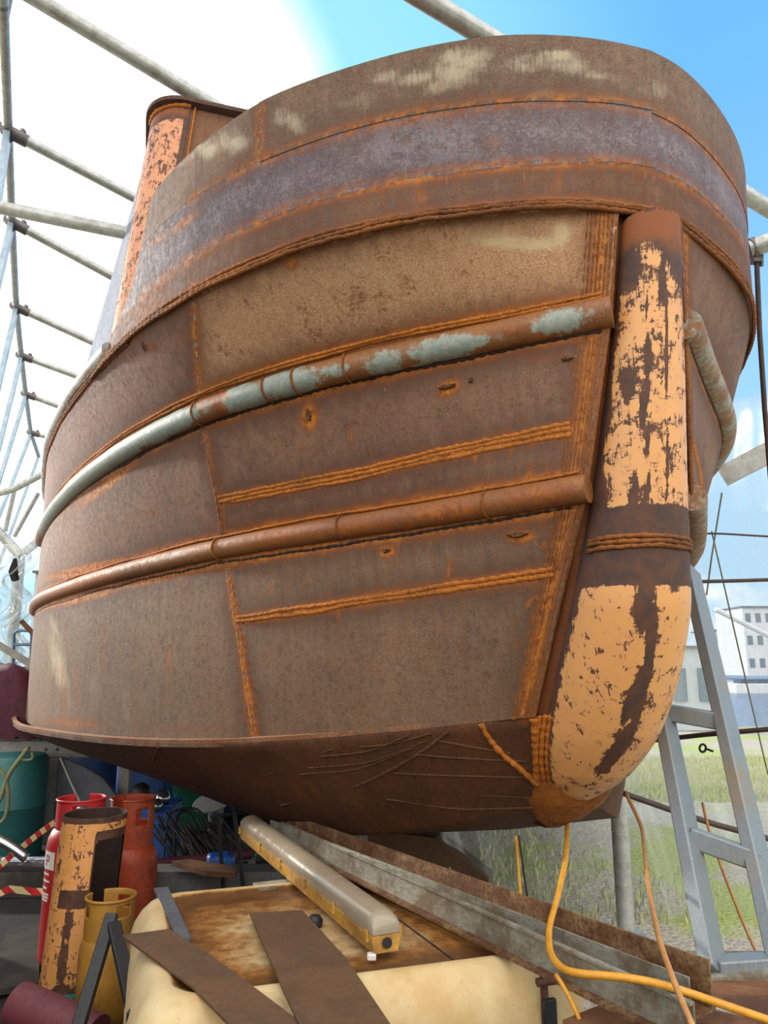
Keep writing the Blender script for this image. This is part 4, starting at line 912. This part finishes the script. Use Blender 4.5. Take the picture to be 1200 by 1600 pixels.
# --- cables
def cable(pts, r, mat, label, name='cable'):
    P = np.array(pts); P = resample(P, .01)
    for _ in range(60): P[1:-1] += .5*((P[:-2]+P[2:])/2-P[1:-1])
    return MB().tube(P[::2], r, 8).build(name, mat, label=label, cat='cable', smooth=2)
zz_ = zc_+.15
cable([at(886, 1275, 3.5), at(886, 1310, 3.2), at(884, 1345, 2.85), at(872, 1400, 2.55), at(857, 1450, 2.35), at(858, 1490, 2.15), at(880, 1522, 2.0), at(960, 1524, 1.95), at(1030, 1535, 1.93), at(1110, 1563, 1.93), at(1230, 1604, 1.9)], .0105, M['yellowcable'], 'thick yellow cable hanging from the bow and curling over the beams')
cable([at(978, 1240, 3.3), at(1003, 1290, 3.2), at(1012, 1380, 2.6), at(1030, 1470, 2.05), at(1055, 1540, 1.85), at(1085, 1610, 1.75)], .008, M['tancable'], 'tan cable dropping from below the stem in front of the prop')
cable([at(806, 1306, 3.3), at(810, 1350, 3.3), at(813, 1400, 3.2), at(820, 1432, 3.05)], .007, M['yellowcable'], 'short yellow cable hanging straight behind the beams under the bow')
cable([at(811, 1306, 3.5), at(818, 1360, 3.5), at(824, 1402, 3.5)], .005, M['darkcable'], 'thin dark wire beside the short yellow cable under the bow')
cable([at(868, 1522, 2.2), at(888, 1548, 2.18), at(900, 1568, 2.15), at(908, 1600, 2.1)], .007, M['yellowcable'], 'yellow cable loop end hanging below the beams beside the latch')
cable([at(1118, 1575, 1.95), at(1160, 1583, 1.93), at(1230, 1600, 1.9)], .006, M['white'], 'thin white cable lying on the brown board at lower right')
cable([at(1098, 1255, 3.2), at(1105, 1290, 3.1), at(1125, 1350, 3.0), at(1160, 1440, 2.9), at(1196, 1520, 2.8)], .006, M['tancable'], 'brown cable running down behind the lower ladder rung')

# --- gas bottles, fire-log stove pipe
def bottle(name, base, r, h, body, label, turn=0., collar_h=.15, cw=None):
    cw = cw or r*.68
    root = empty(name, base, label, 'gas bottle'); b = arr(*base)
    hs = h-collar_h
    prof = [(r*.8, .0), (r*.82, .03), (r*.97, .05), (r, .09), (r, hs-.10), (r*.97, hs-.06), (r*.86, hs-.02), (r*.62, hs+.01), (r*.3, hs+.02)]
    MB().lathe(prof, b, 40).build('body', body, root, smooth=.8)
    # guard collar with hand holes, open at the back
    a = np.linspace(turn+.3, turn+2*math.pi-.3, 73); zz = np.linspace(hs-.05, h, 25); fz = (zz-hs)/collar_h
    G = np.array([[b+arr(cw*math.cos(x), cw*math.sin(x), z) for x in a] for z in zz]); m = 73
    hole = (fz[:, None] > .45) & (fz[:, None] < .8) & np.isin(np.arange(73)//8 % 3, (1,))[None]
    Fc = [(q*m+k, q*m+k+1, (q+1)*m+k+1, (q+1)*m+k) for q in range(24) for k in range(72) if not hole[q, k]]
    mb = MB(); mb.add(G.reshape(-1, 3), Fc); gc = mb.build('guard_collar', body, root, smooth=.8); sm = gc.modifiers.new('thickness', 'SOLIDIFY'); sm.thickness = .006
    mb = MB(); mb.tube([b+arr(cw*math.cos(x), cw*math.sin(x), h) for x in a], .007, 8); mb.build('collar_rim', body, root, smooth=1)
    MB().lathe([(.02, hs), (.02, hs+.06), (.028, hs+.06), (.028, hs+.09), (.012, hs+.1)], b, 14).build('valve', M['chrome'], root, smooth=.8)
    return root
b = at(203, 1330, 4.65); bottle('gas_bottle', (b[0], b[1], 0), .172, .79, M['orangepaint'], 'faded orange gas bottle with handled collar standing behind the peach pipe', -2.0, .27, .135)
b = at(120, 1350, 4.15); red = bottle('gas_bottle', (b[0], b[1], 0), .165, .875, M['redpaint'], 'red gas bottle with white lettering half hidden behind the peach pipe', 1.9, .14, .13)
b = at(168, 1480, 3.42); bottle('gas_bottle', (b[0], b[1], 0), .125, .56, M['yellowpaint'], 'ochre yellow gas bottle squeezed between peach pipe and bin', 2.5, .14, .11)
# lettering on the red bottle: white panel, red P, white text bars
rb = at(120, 1350, 4.15); rb[2] = 0; a0 = math.atan2(-rb[1], -rb[0])-.98
def onb(s, z, o=.001): return rb+arr((.165+o)*math.cos(a0+s/.165), (.165+o)*math.sin(a0+s/.165), z)
def patchb(s0, s1, z0, z1, o, name, mat, lab=None): MB().solid(np.array([[onb(s, z, o) for z in (z0, z1)] for s in np.linspace(s0, s1, 10)]), .0008).build(name, mat, red, label=lab, smooth=1)
patchb(-.10, .035, .53, .62, .0015, 'label_panel', M['white'], 'white panel with red letters')
def glyphs(txt, x0, z0, sz):
    cu_ = bpy.data.curves.new('lettering', 'FONT'); cu_.body = txt; cu_.size = sz; cu_.extrude = 0; cu_.resolution_u = 3
    to = bpy.data.objects.new('tmp', cu_); C.objects.link(to); dg = bpy.context.evaluated_depsgraph_get(); me = bpy.data.meshes.new_from_object(to.evaluated_get(dg))
    V = [onb(x0+v.co.x, z0+v.co.y, .003) for v in me.vertices]; F = [tuple(p.vertices) for p in me.polygons]
    bpy.data.objects.remove(to); bpy.data.meshes.remove(me); mb = MB(); mb.add(V, F); return mb
glyphs('P', -.045, .545, .085).build('lettering', M['letter'], red)
for i, (z, w_) in enumerate(((.50, .07), (.465, .08), (.43, .06), (.40, .08), (.385, .08), (.37, .075))):
    patchb(-.07, -.07+w_, z, z+.010, .0015, 'label_line', M['white'])

# the burnt-out peach pipe with a square opening
c = at(122, 1420, 3.72); rp_, hp = .158, .87
pp = empty('stove_pipe', (c[0], c[1], 0), 'tall flaking peach steel pipe with a square cut opening at left', 'pipe')
tilt = arr(.045, .02)
def pz(z): return arr(c[0]+tilt[0]*z/hp, c[1]+tilt[1]*z/hp, z)
zz = np.linspace(0, hp, 60); aa = np.linspace(0, 2*math.pi, 121)
cam_a = math.atan2(-c[1], -c[0]); hole_c = cam_a+.72
G = np.array([[pz(z)+arr(rp_*math.cos(x), rp_*math.sin(x), 0) for x in aa] for z in zz])
hole = np.array([[(.44 < z < .76) and abs((x-hole_c+math.pi) % (2*math.pi)-math.pi) < .58 for x in aa] for z in zz])
pa = np.full(G.shape[:2], .7); zg = zz[:, None]+0*aa
ang_d = (aa-hole_c+math.pi) % (2*math.pi)-math.pi
pa = np.where((np.abs(ang_d)[None] < .66) & (zg > .42) & (zg < .80), -.3, pa)
pa = np.where((zg > .47) & (zg < .54) & (ang_d[None] < 0) & (ang_d[None] > -1.6), -.2, pa); pa = np.where(zg > hp-.02, -.2, pa); pa = np.where(zg < .08+.05*np.sin(aa*3), .2, pa)
pa = np.where(np.abs(ang_d+1.15)[None] < .12, pa-.25*(zg < .45), pa)
m_ = G.shape[1]; F = [(i*m_+j, i*m_+j+1, (i+1)*m_+j+1, (i+1)*m_+j) for i in range(59) for j in range(m_-1) if not (hole[i, j] or hole[i+1, j+1])]
mb = MB(); mb.add(G.reshape(-1, 3), F, paint=pa.ravel(), weld=0.)
Gi = np.array([[pz(z)+arr((rp_-.008)*math.cos(x), (rp_-.008)*math.sin(x), 0) for x in aa] for z in zz])
mb.build('shell', peach('flaking_peach_paint', 'c48a48', '3a241a', amount=.12), pp, smooth=.9)
mb = MB(); mb.add(Gi.reshape(-1, 3), F); mb.grid(np.stack([G[-1], Gi[-1]])); mb.build('lining', plain('sooty_steel', '2a1c16', '3a261c', 8, .9), pp, smooth=.9)

# --- left side: bench, drum, tarpaulins and clutter
bz = at(100, 1170, 7.0)[2]
be = empty('bench', at(100, 1170, 7.)*arr(1, 1, 0), 'grey steel bench with drilled front beam under the stern side of the hull', 'bench')
a_, b_ = at(-60, 1176, 6.9), at(250, 1170, 7.1); a_[2] = b_[2] = bz
MB().bar(a_, b_, .06, .155).build('beam', M['benchsteel'], be, bevel=.006); MB().prism([a_+arr(0, 0, .07), b_+arr(0, 0, .07), b_+arr(-.3, 1., .07), a_+arr(-.3, 1., .07)], (0, 0, .03)).build('top', M['benchsteel'], be)
mb = MB()
for px in (72, 90, 115, 129): p = at(px, 1171, 6.86); p[2] = bz+.01; mb.lathe([(.016, 0), (.016, .006)], p+arr(0, 0, 0), 12, (0.05, -1, 0))
mb.build('bolt_hole', M['black'], be)
for px in (86, 198): p = at(px, 1180, 7.0); MB().box((p[0], p[1], bz/2-.04), (.10, .08, bz-.08)).build('leg', M['benchsteel'], be, bevel=.006)
# maroon tarpaulin over a bundle on the bench
c = at(12, 1110, 7.3); N_ = 26; G = np.zeros((N_, N_, 3))
for i in range(N_):
    for jx in range(N_):
        x = (i/(N_-1)-.5)*2; y = (jx/(N_-1)-.5)*2; h = .66*(1-abs(x)**5)*(1-abs(y)**5); G[i, jx] = c+arr(x*.62-.12, y*.4, 0)
        G[i, jx, 2] = bz+.10+h*(1+.05*math.sin(x*9+y*4))+.03*math.sin(x*21+y*13)*(1-h)
G[:, :, 2] = np.maximum(G[:, :, 2], bz+.09); MB().solid(G, .006).build('tarpaulin', M['maroon'], label='dark maroon tarpaulin bundled over gear on the bench at far left', cat='tarpaulin', smooth=1.2)
# teal drum with rope
p = at(14, 1250, 6.5); MB().lathe([(.29, 0), (.30, .03), (.30, .40), (.31, .42), (.30, .44), (.30, .80), (.27, .84), (.1, .85)], (p[0], p[1], 0), 36).build('drum', M['teal'], label='teal plastic drum standing below the bench at the left edge', cat='drum', smooth=.8)
def loop(pts, r, label): cable(pts, r, M['rope'], label, 'rope').update({'category': 'rope'}) if False else setp(cable(pts, r, M['rope'], label, 'rope'), cat='rope')
dn = 6.05
loop([at(-10, 1195, dn), at(10, 1210, dn), at(14, 1250, dn), at(8, 1285, dn), at(-6, 1290, dn), at(-20, 1270, dn)], .016, 'grey-green rope loop hanging lowest against the teal drum')
loop([at(45, 1168, dn), at(24, 1195, dn), at(10, 1215, dn), at(4, 1245, dn), at(-8, 1262, dn)], .018, 'thick rope slung from the bench beam across the teal drum')
loop([at(28, 1185, dn), at(48, 1191, dn), at(58, 1186, dn), at(50, 1176, dn)], .010, 'small rope bight tucked under the bench beam')
# grey sheet metal leaning
q = [at(91, 1182, 6.75), at(128, 1196, 6.75), at(160, 1216, 6.75), at(186, 1250, 6.75), at(180, 1300, 6.7), at(88, 1300, 6.7)]
ms = empty('sheet_metal', at(130, 1300, 6.7)*arr(1, 1, 0), 'dark grey curved sheet metal panel leaning under the bench', 'sheet metal')
MB().prism(q, (.01, .03, 0)).build('panel', M['greysheet'], ms); MB().tube([at(94, 1184, 6.73), at(110, 1222, 6.73), at(126, 1256, 6.72)], .010, 6).build('edge_strip', M['white'], ms)
# dark blue tarps and barrels deep below the hull
def lump(px, py, d, rx, ry, rz_, mat, name, label, cat, seed=0):
    c = at(px, py, d); mb = MB(); n, m = 18, 28; r_ = np.random.default_rng(seed); ph = r_.random(6)*6.28
    G = np.zeros((n, m, 3))
    for i in range(n):
        for jx in range(m):
            th = math.pi*(i+.02)/(n-.96); f = 2*math.pi*jx/m; k = 1+.07*math.sin(3*f+ph[0]+2*th)+.05*math.sin(7*f+ph[1]-3*th)+.03*math.sin(11*f+5*th+ph[2])
            x, y, z = math.sin(th)*math.cos(f), math.sin(th)*math.sin(f), math.cos(th); s = lambda v: math.copysign(abs(v)**.6, v)
            G[i, jx] = c+arr(s(x)*rx*k, s(y)*ry*k, s(z)*rz_*k)
    G[..., 2] = np.maximum(G[..., 2], .0); mb.grid(G, closed=True); return mb.build(name, mat, label=label, cat=cat, smooth=1.2)
lump(100, 1215, 9.4, .95, .5, .85, M['bluetarp'], 'tarpaulin', 'dark blue tarpaulin heap filling the shadow behind the bench', 'tarpaulin', 1)
lump(240, 1225, 8.3, .34, .4, .8, M['blue'], 'barrel_cover', 'rounded blue plastic cover right of the bench leg', 'cover', 2)
lump(395, 1290, 8.6, .55, .4, .62, M['bluetarp'], 'tarpaulin', 'blue tarpaulin bundle behind the far end of the beams', 'tarpaulin', 3)
p = at(590, 1320, 9.5); lump(570, 1330, 9.6, .9, .5, .55, M['bluetarp'], 'tarpaulin', 'dark blue tarpaulin hidden deep behind the keel plate', 'tarpaulin', 4)
# blue crate with round tins
p = at(243, 1278, 6.2); cz = .0
cr_ = empty('crate', (p[0], p[1], 0), 'open blue plastic crate holding shiny tins behind the orange bottle', 'crate'); hh = at(243, 1255, 6.2)[2]
for sx, sy, w_, d_ in ((0, -.16, .34, .01), (0, .16, .34, .01), (-.17, 0, .01, .33), (.17, 0, .01, .33)): MB().box((p[0]+sx, p[1]+sy, hh/2), (w_, d_, hh-.02)).build('side', M['blue'], cr_)
MB().box((p[0], p[1], .03), (.33, .32, .02)).build('base', M['blue'], cr_)
mb = MB(); mb.tube([arr(p[0]+x, p[1]+y, hh) for x, y in ((-.18, -.17), (.18, -.17), (.18, .17), (-.18, .17), (-.18, -.17))], .014, 8); mb.build('rim', M['blue'], cr_, smooth=1)
def tin(px, py, d, r, mat, label, cat='tin'):
    c = at(px, py, d); MB().lathe([(r*.2, -r), (r*.8, -r*.65), (r, 0), (r*.8, r*.6), (r*.3, r*.9)], c, 20).build('tin', M[mat], label=label, cat=cat, smooth=1.2, group=None)
tin(252, 1247, 6.15, .075, 'chrome', 'upper shiny tin in the blue crate'); tin(243, 1259, 6.02, .06, 'chrome', 'lower front shiny tin in the blue crate'); tin(220, 1238, 6.3, .085, 'rods', 'dark round pot above the blue crate', 'pot')
# green tub and white disc
p = at(309, 1240, 7.6); MB().lathe([(.19, 0), (.26, at(309, 1222, 7.6)[2]-.02), (.28, at(309, 1222, 7.6)[2]), (.24, at(309, 1222, 7.6)[2])], (p[0], p[1], 0), 28).build('tub', M['green'], label='dark green plastic tub below the hull behind the rods', cat='tub', smooth=.8)
p = at(333, 1257, 7.0); MB().lathe([(.0, 0), (.17, .01), (.19, .035), (.17, .04), (.0, .03)], p, 32, arr(-.15, -.35, 1.)).build('dish', M['white'], label='white round dish catching sunlight beside the green tub', cat='dish', smooth=.8)
MB().lathe([(.07, 0), (.075, p[2]-.03)], (p[0]+.02, p[1]+.05, 0), 20).build('bucket', M['chrome'], label='shiny metal bucket under the white sunlit dish', cat='bucket', smooth=.8)
# heap of bent steel rods on a tray
tz = at(310, 1345, 5.4)[2]
tr = empty('tray', at(310, 1345, 5.4)*arr(1, 1, 0), 'low tray with maroon front bar holding the heap of dark rods', 'tray')
A, B = at(242, 1350, 5.3), at(392, 1334, 5.5); MB().tube([A, B], .036, 14).build('front_bar', M['maroontube'], tr, smooth=1)
MB().prism([A+arr(0, .02, -.05), B+arr(0, .02, -.05), B+arr(.1, 1., -.05), A+arr(.1, 1., -.05)], (0, 0, .02)).build('base', M['benchsteel'], tr)
for p in (A, B): MB().box((p[0], p[1]+.05, (p[2]-.03)/2), (.05, .05, p[2]-.03)).build('leg', M['benchsteel'], tr)
labs = ['outermost bent steel rod, a tall dark U at the top of the heap', 'second tall dark U-shaped rod leaning in the heap']
us_ = [((255, 1345), (262, 1268), (308, 1260), (348, 1320)), ((270, 1352), (275, 1272), (292, 1262), (330, 1336))]
for (a, b, c2, d2), lab in zip(us_, labs):
    cable([at(*a, 5.5), at(*b, 5.7), at(*c2, 5.8), at(*d2, 5.5)], .010, M['rods'], lab, 'bent_rod')['category'] = 'rod'
for i in range(34):
    x0 = 232+i*3.6+random.uniform(-4, 4); y0 = random.uniform(1268, 1300); x1 = x0+random.uniform(25, 60); y1 = random.uniform(1330, 1348)
    lit = i > 28
    m = MB(); z0, z1 = random.uniform(5.55, 6.0), random.uniform(5.4, 5.7); m.tube([at(x0, y0, z0), at((x0+x1)/2, (y0+y1)/2+random.uniform(-3, 3), (z0+z1)/2), at(min(x1, 388), y1, z1)], .008, 6)
    m.build('steel_rod', M['rods'], label='dark steel rod in the tangled heap on the maroon tray', cat='rod', group='rods heaped on the tray', smooth=1)
# black stand
sdn = empty('stand', at(355, 1360, 4.7)*arr(1, 1, 0), 'thin black steel stand in front of the rod heap', 'stand')
for pts in (([at(341, 1274, 4.7), at(347, 1362, 4.7)]), ([at(363, 1247, 4.5), at(378, 1366, 4.5)])): 
    q0, q1 = pts; q1 = q1.copy(); MB().tube([q0, q1+(q1-q0)*.6], .013, 8).build('leg', M['black'], sdn)
MB().tube([at(340, 1275, 4.7), at(432, 1261, 4.9)], .013, 8).build('top_bar', M['black'], sdn)
lump(344, 1350, 4.9, .09, .06, .07, M['blue'], 'plastic_bag', 'small crumpled bright blue plastic bag below the maroon tray bar', 'bag', 6)
flat('plank', [(268, 1353), (296, 1350), (372, 1362), (368, 1372), (320, 1369)], at(320, 1362, 4.6)[2], .03, M['timber'], 'short rusty brown plank lying behind the bin back edge', 'plank')
p = at(310, 1375, 4.75); MB().box((p[0], p[1]+.1, (at(310, 1364, 4.7)[2]-.01)/2), (1.1, .2, at(310, 1364, 4.7)[2]-.01)).build('concrete_block', M['concrete'], label='grey concrete block behind the bin, carrying the short plank', cat='block')
# barrier tape, bent bright tube, floor boards, maroon roll
def strip(pts, w, name, label, d=None):
    P = resample(np.array(pts), .02); up = arr(0, 0, 1); G = np.array([[p-up*w/2, p+up*w/2] for p in P]); MB().solid(G, .001).build(name, M['tape'], label=label, cat='tape', smooth=1)
strip([at(98, 1276, 5.0), at(60, 1303, 4.8), at(20, 1335, 4.6), at(-10, 1362, 4.5)], .045, 'barrier_tape', 'red and cream barrier tape slanting down in front of the teal drum')
strip([at(82, 1394, 4.3), at(50, 1393, 4.3), at(15, 1389, 4.4), at(-15, 1402, 4.4)], .04, 'barrier_tape', 'sagging lower piece of red and cream tape beside the red bottle')
cable([at(-20, 1302, 4.6), at(2, 1316, 4.6), at(14, 1318, 4.6), at(30, 1332, 4.6), at(44, 1342, 4.6)], .034, M['chrome'], 'bright bent steel tube end pointing down at left edge', 'bent_tube')['category'] = 'tube'
MB().tube([at(4, 1351, 4.7), at(90, 1349, 4.7)], .045, 16).build('steel_tube', M['chrome'], label='thick level steel tube disappearing behind the red bottle', cat='tube', smooth=1)
sl_ = at(30, 1375, 5.2); MB().box((sl_[0]-.1, sl_[1]+.2, .11), (1.2, .3, .2)).build('timber_baulk', M['greytimber'], label='dark timber baulk below the bright tubes at left', cat='timber')
flat('floor_board', [(-30, 1560), (12, 1460), (62, 1452), (60, 1545), (20, 1552)], .03, .03, M['greytimber'], 'loose dark grey board flat on the floor left of the pipe', 'board')
MB().tube([at(28, 1568, 3.15), at(150, 1622, 3.0)], .085, 20).build('roll', M['maroontube'], label='dull maroon roll lying on the floor at the bottom left', cat='roll', smooth=1)
lump(98, 1562, 3.55, .10, .08, .05, M['tealnet'], 'net_bundle', 'small teal net bundle at the foot of the peach pipe', 'net', 8)
# crumpled sheet, rail and shed at far left
G = np.array([[at(-40+90*i/23, 850+200*jx/23, 9.0+.25*math.sin(i*.9+jx*.5)+.15*math.sin(i*2.1-jx*1.3)) for jx in range(24)] for i in range(24)])
for i in range(24): G[i, :, 0] += .12*np.sin(np.arange(24)*.7)
MB().grid(G).build('polythene_sheet', M['foil'], label='crumpled translucent sheet hanging at the far left below the eaves', cat='plastic sheet', smooth=3)
house('shed', 42, 130, 892, 15, 3, 'pale blue-grey shed wall behind the left end of the hull', 1, 1, 'shedgrey')
hr = empty('handrail', at(45, 1050, 9)*arr(1, 1, 0), 'blue-grey tubular handrail beside the left end of the hull', 'handrail')
for pts in ([(20, 1050), (22, 990), (28, 985), (62, 986)], [(22, 1007), (62, 1007)], [(50, 987), (48, 1045)]): MB().tube([at(x, y, 8.6) for x, y in pts], .018, 8).build('tube', M['bluerail'], hr, smooth=1)
for pts, lab in (([at(-10, 1003, 8.2), at(30, 1027, 8.2), at(62, 1046, 8.2)], 'upper grey steel bar sloping down behind the maroon tarpaulin'), ([at(-10, 1036, 8.2), at(30, 1050, 8.2), at(50, 1062, 8.2)], 'lower grey steel bar just above the maroon tarpaulin')):
    MB().bar(pts[0], pts[2], .05, .07).build('steel_bar', M['benchsteel'], label=lab, cat='bar')
MB().bar(at(33, 970, 8.4), at(64, 1003, 8.4), .05, .05).build('steel_bar', M['timber'], label='short dark bar leaning behind the hull edge at left', cat='bar')
p = at(15, 905, 8.8); MB().prism([at(13, 893, 8.8), at(21, 872, 8.8), at(24, 905, 8.8), at(18, 908, 8.8)], (.02, .05, 0)).build('bracket', M['black'], label='small black angular bracket on the left upright', cat='bracket')
# low wall closing the yard behind
MB().box((-5.5, 12.5, .8), (5, .2, 1.6)).build('wall_back', M['greytimber'], kind='structure')

MB().box((-3.15, 1.6, 1.25), (.06, 6.6, 2.5), [[.995, .1, 0], [-.1, .995, 0], [0, 0, 1]]).build('added_shade_wall', M['greytimber'], kind='structure')  # unseen wall, added outside the view to darken the lower-left clutter
GL0, GL1, GLARE, BDIR, BACK = .895, .955, 1.8, (.1, -1., .55), 2.1
SUN, SDIR = 3.0, (-.80, .5, .30)
# ================================================================== SKY AND SUN
wd_ = bpy.data.worlds.new('sky'); bpy.context.scene.world = wd_; wd_.use_nodes = True; nt = wd_.node_tree; nt.nodes.clear()
class WN(NT):
    def __init__(s):
        s.t = nt; s.out = s.n('ShaderNodeOutputWorld'); s.bg = s.n('ShaderNodeBackground'); s.l(s.bg.outputs[0], s.out.inputs[0]); s.tc = s.n('ShaderNodeTexCoord').outputs['Generated']
ws = WN()
def dot(vec):
    v = np.array(vec, float); v /= np.linalg.norm(v); x = ws.n('ShaderNodeVectorMath', operation='DOT_PRODUCT'); ws.l(ws.tc, x.inputs[0]); x.inputs[1].default_value = tuple(v); return x.outputs['Value']
sep = ws.n('ShaderNodeSeparateXYZ'); ws.l(ws.tc, sep.inputs[0]); el = sep.outputs[2]
skyc = ws.mix(ws.ss(el, -.02, .75), lin('b4dcf8'), lin('68b2f6'))
skyc = ws.mix(ws.ss(dot(ray(200, 330)), .78, .96, 0, .7), skyc, lin('a8ecfa'))
skyc = ws.mix(ws.ss(el, .0, -.05), skyc, lin('9a958a'))
cl = ws.noise(3.2, 7, .6, vec=ws.mp((1, 1, 2.2))); soft = ws.noise(2.0, 4, .5)
cirrus = ws.math('MULTIPLY', ws.ss(cl, .54, .72), ws.ss(el, .5, .1))
skyc = ws.mix(ws.math('MULTIPLY', cirrus, .8), skyc, (1.1, 1.1, 1.1, 1))
g1 = ws.math('ADD', dot(ray(-60, 330)), ws.math('MULTIPLY', ws.math('SUBTRACT', soft, .5), .05))
glare = ws.ss(g1, GL0, GL1)
skyc = ws.mix(glare, skyc, (GLARE, GLARE*.985, GLARE*.95, 1))
back = ws.math('MULTIPLY', ws.ss(ws.math('ADD', dot(BDIR), ws.math('MULTIPLY', ws.math('SUBTRACT', soft, .5), .3)), -.1, .75), ws.ss(el, -.02, .1))
skyc = ws.mix(back, skyc, (BACK, BACK*.96, BACK*.90, 1))
ws.put(skyc, ws.bg.inputs[0]); ws.bg.inputs[1].default_value = 1.0
sl = bpy.data.lights.new('sun', 'SUN'); so_ = bpy.data.objects.new('sun', sl); C.objects.link(so_)
sl.energy = SUN; sl.angle = math.radians(3); sl.color = (1, .93, .82)
so_.rotation_euler = Vector(tuple(-np.array(SDIR, float))).to_track_quat('-Z', 'Y').to_euler()
bpy.context.scene.cycles.use_denoising = True
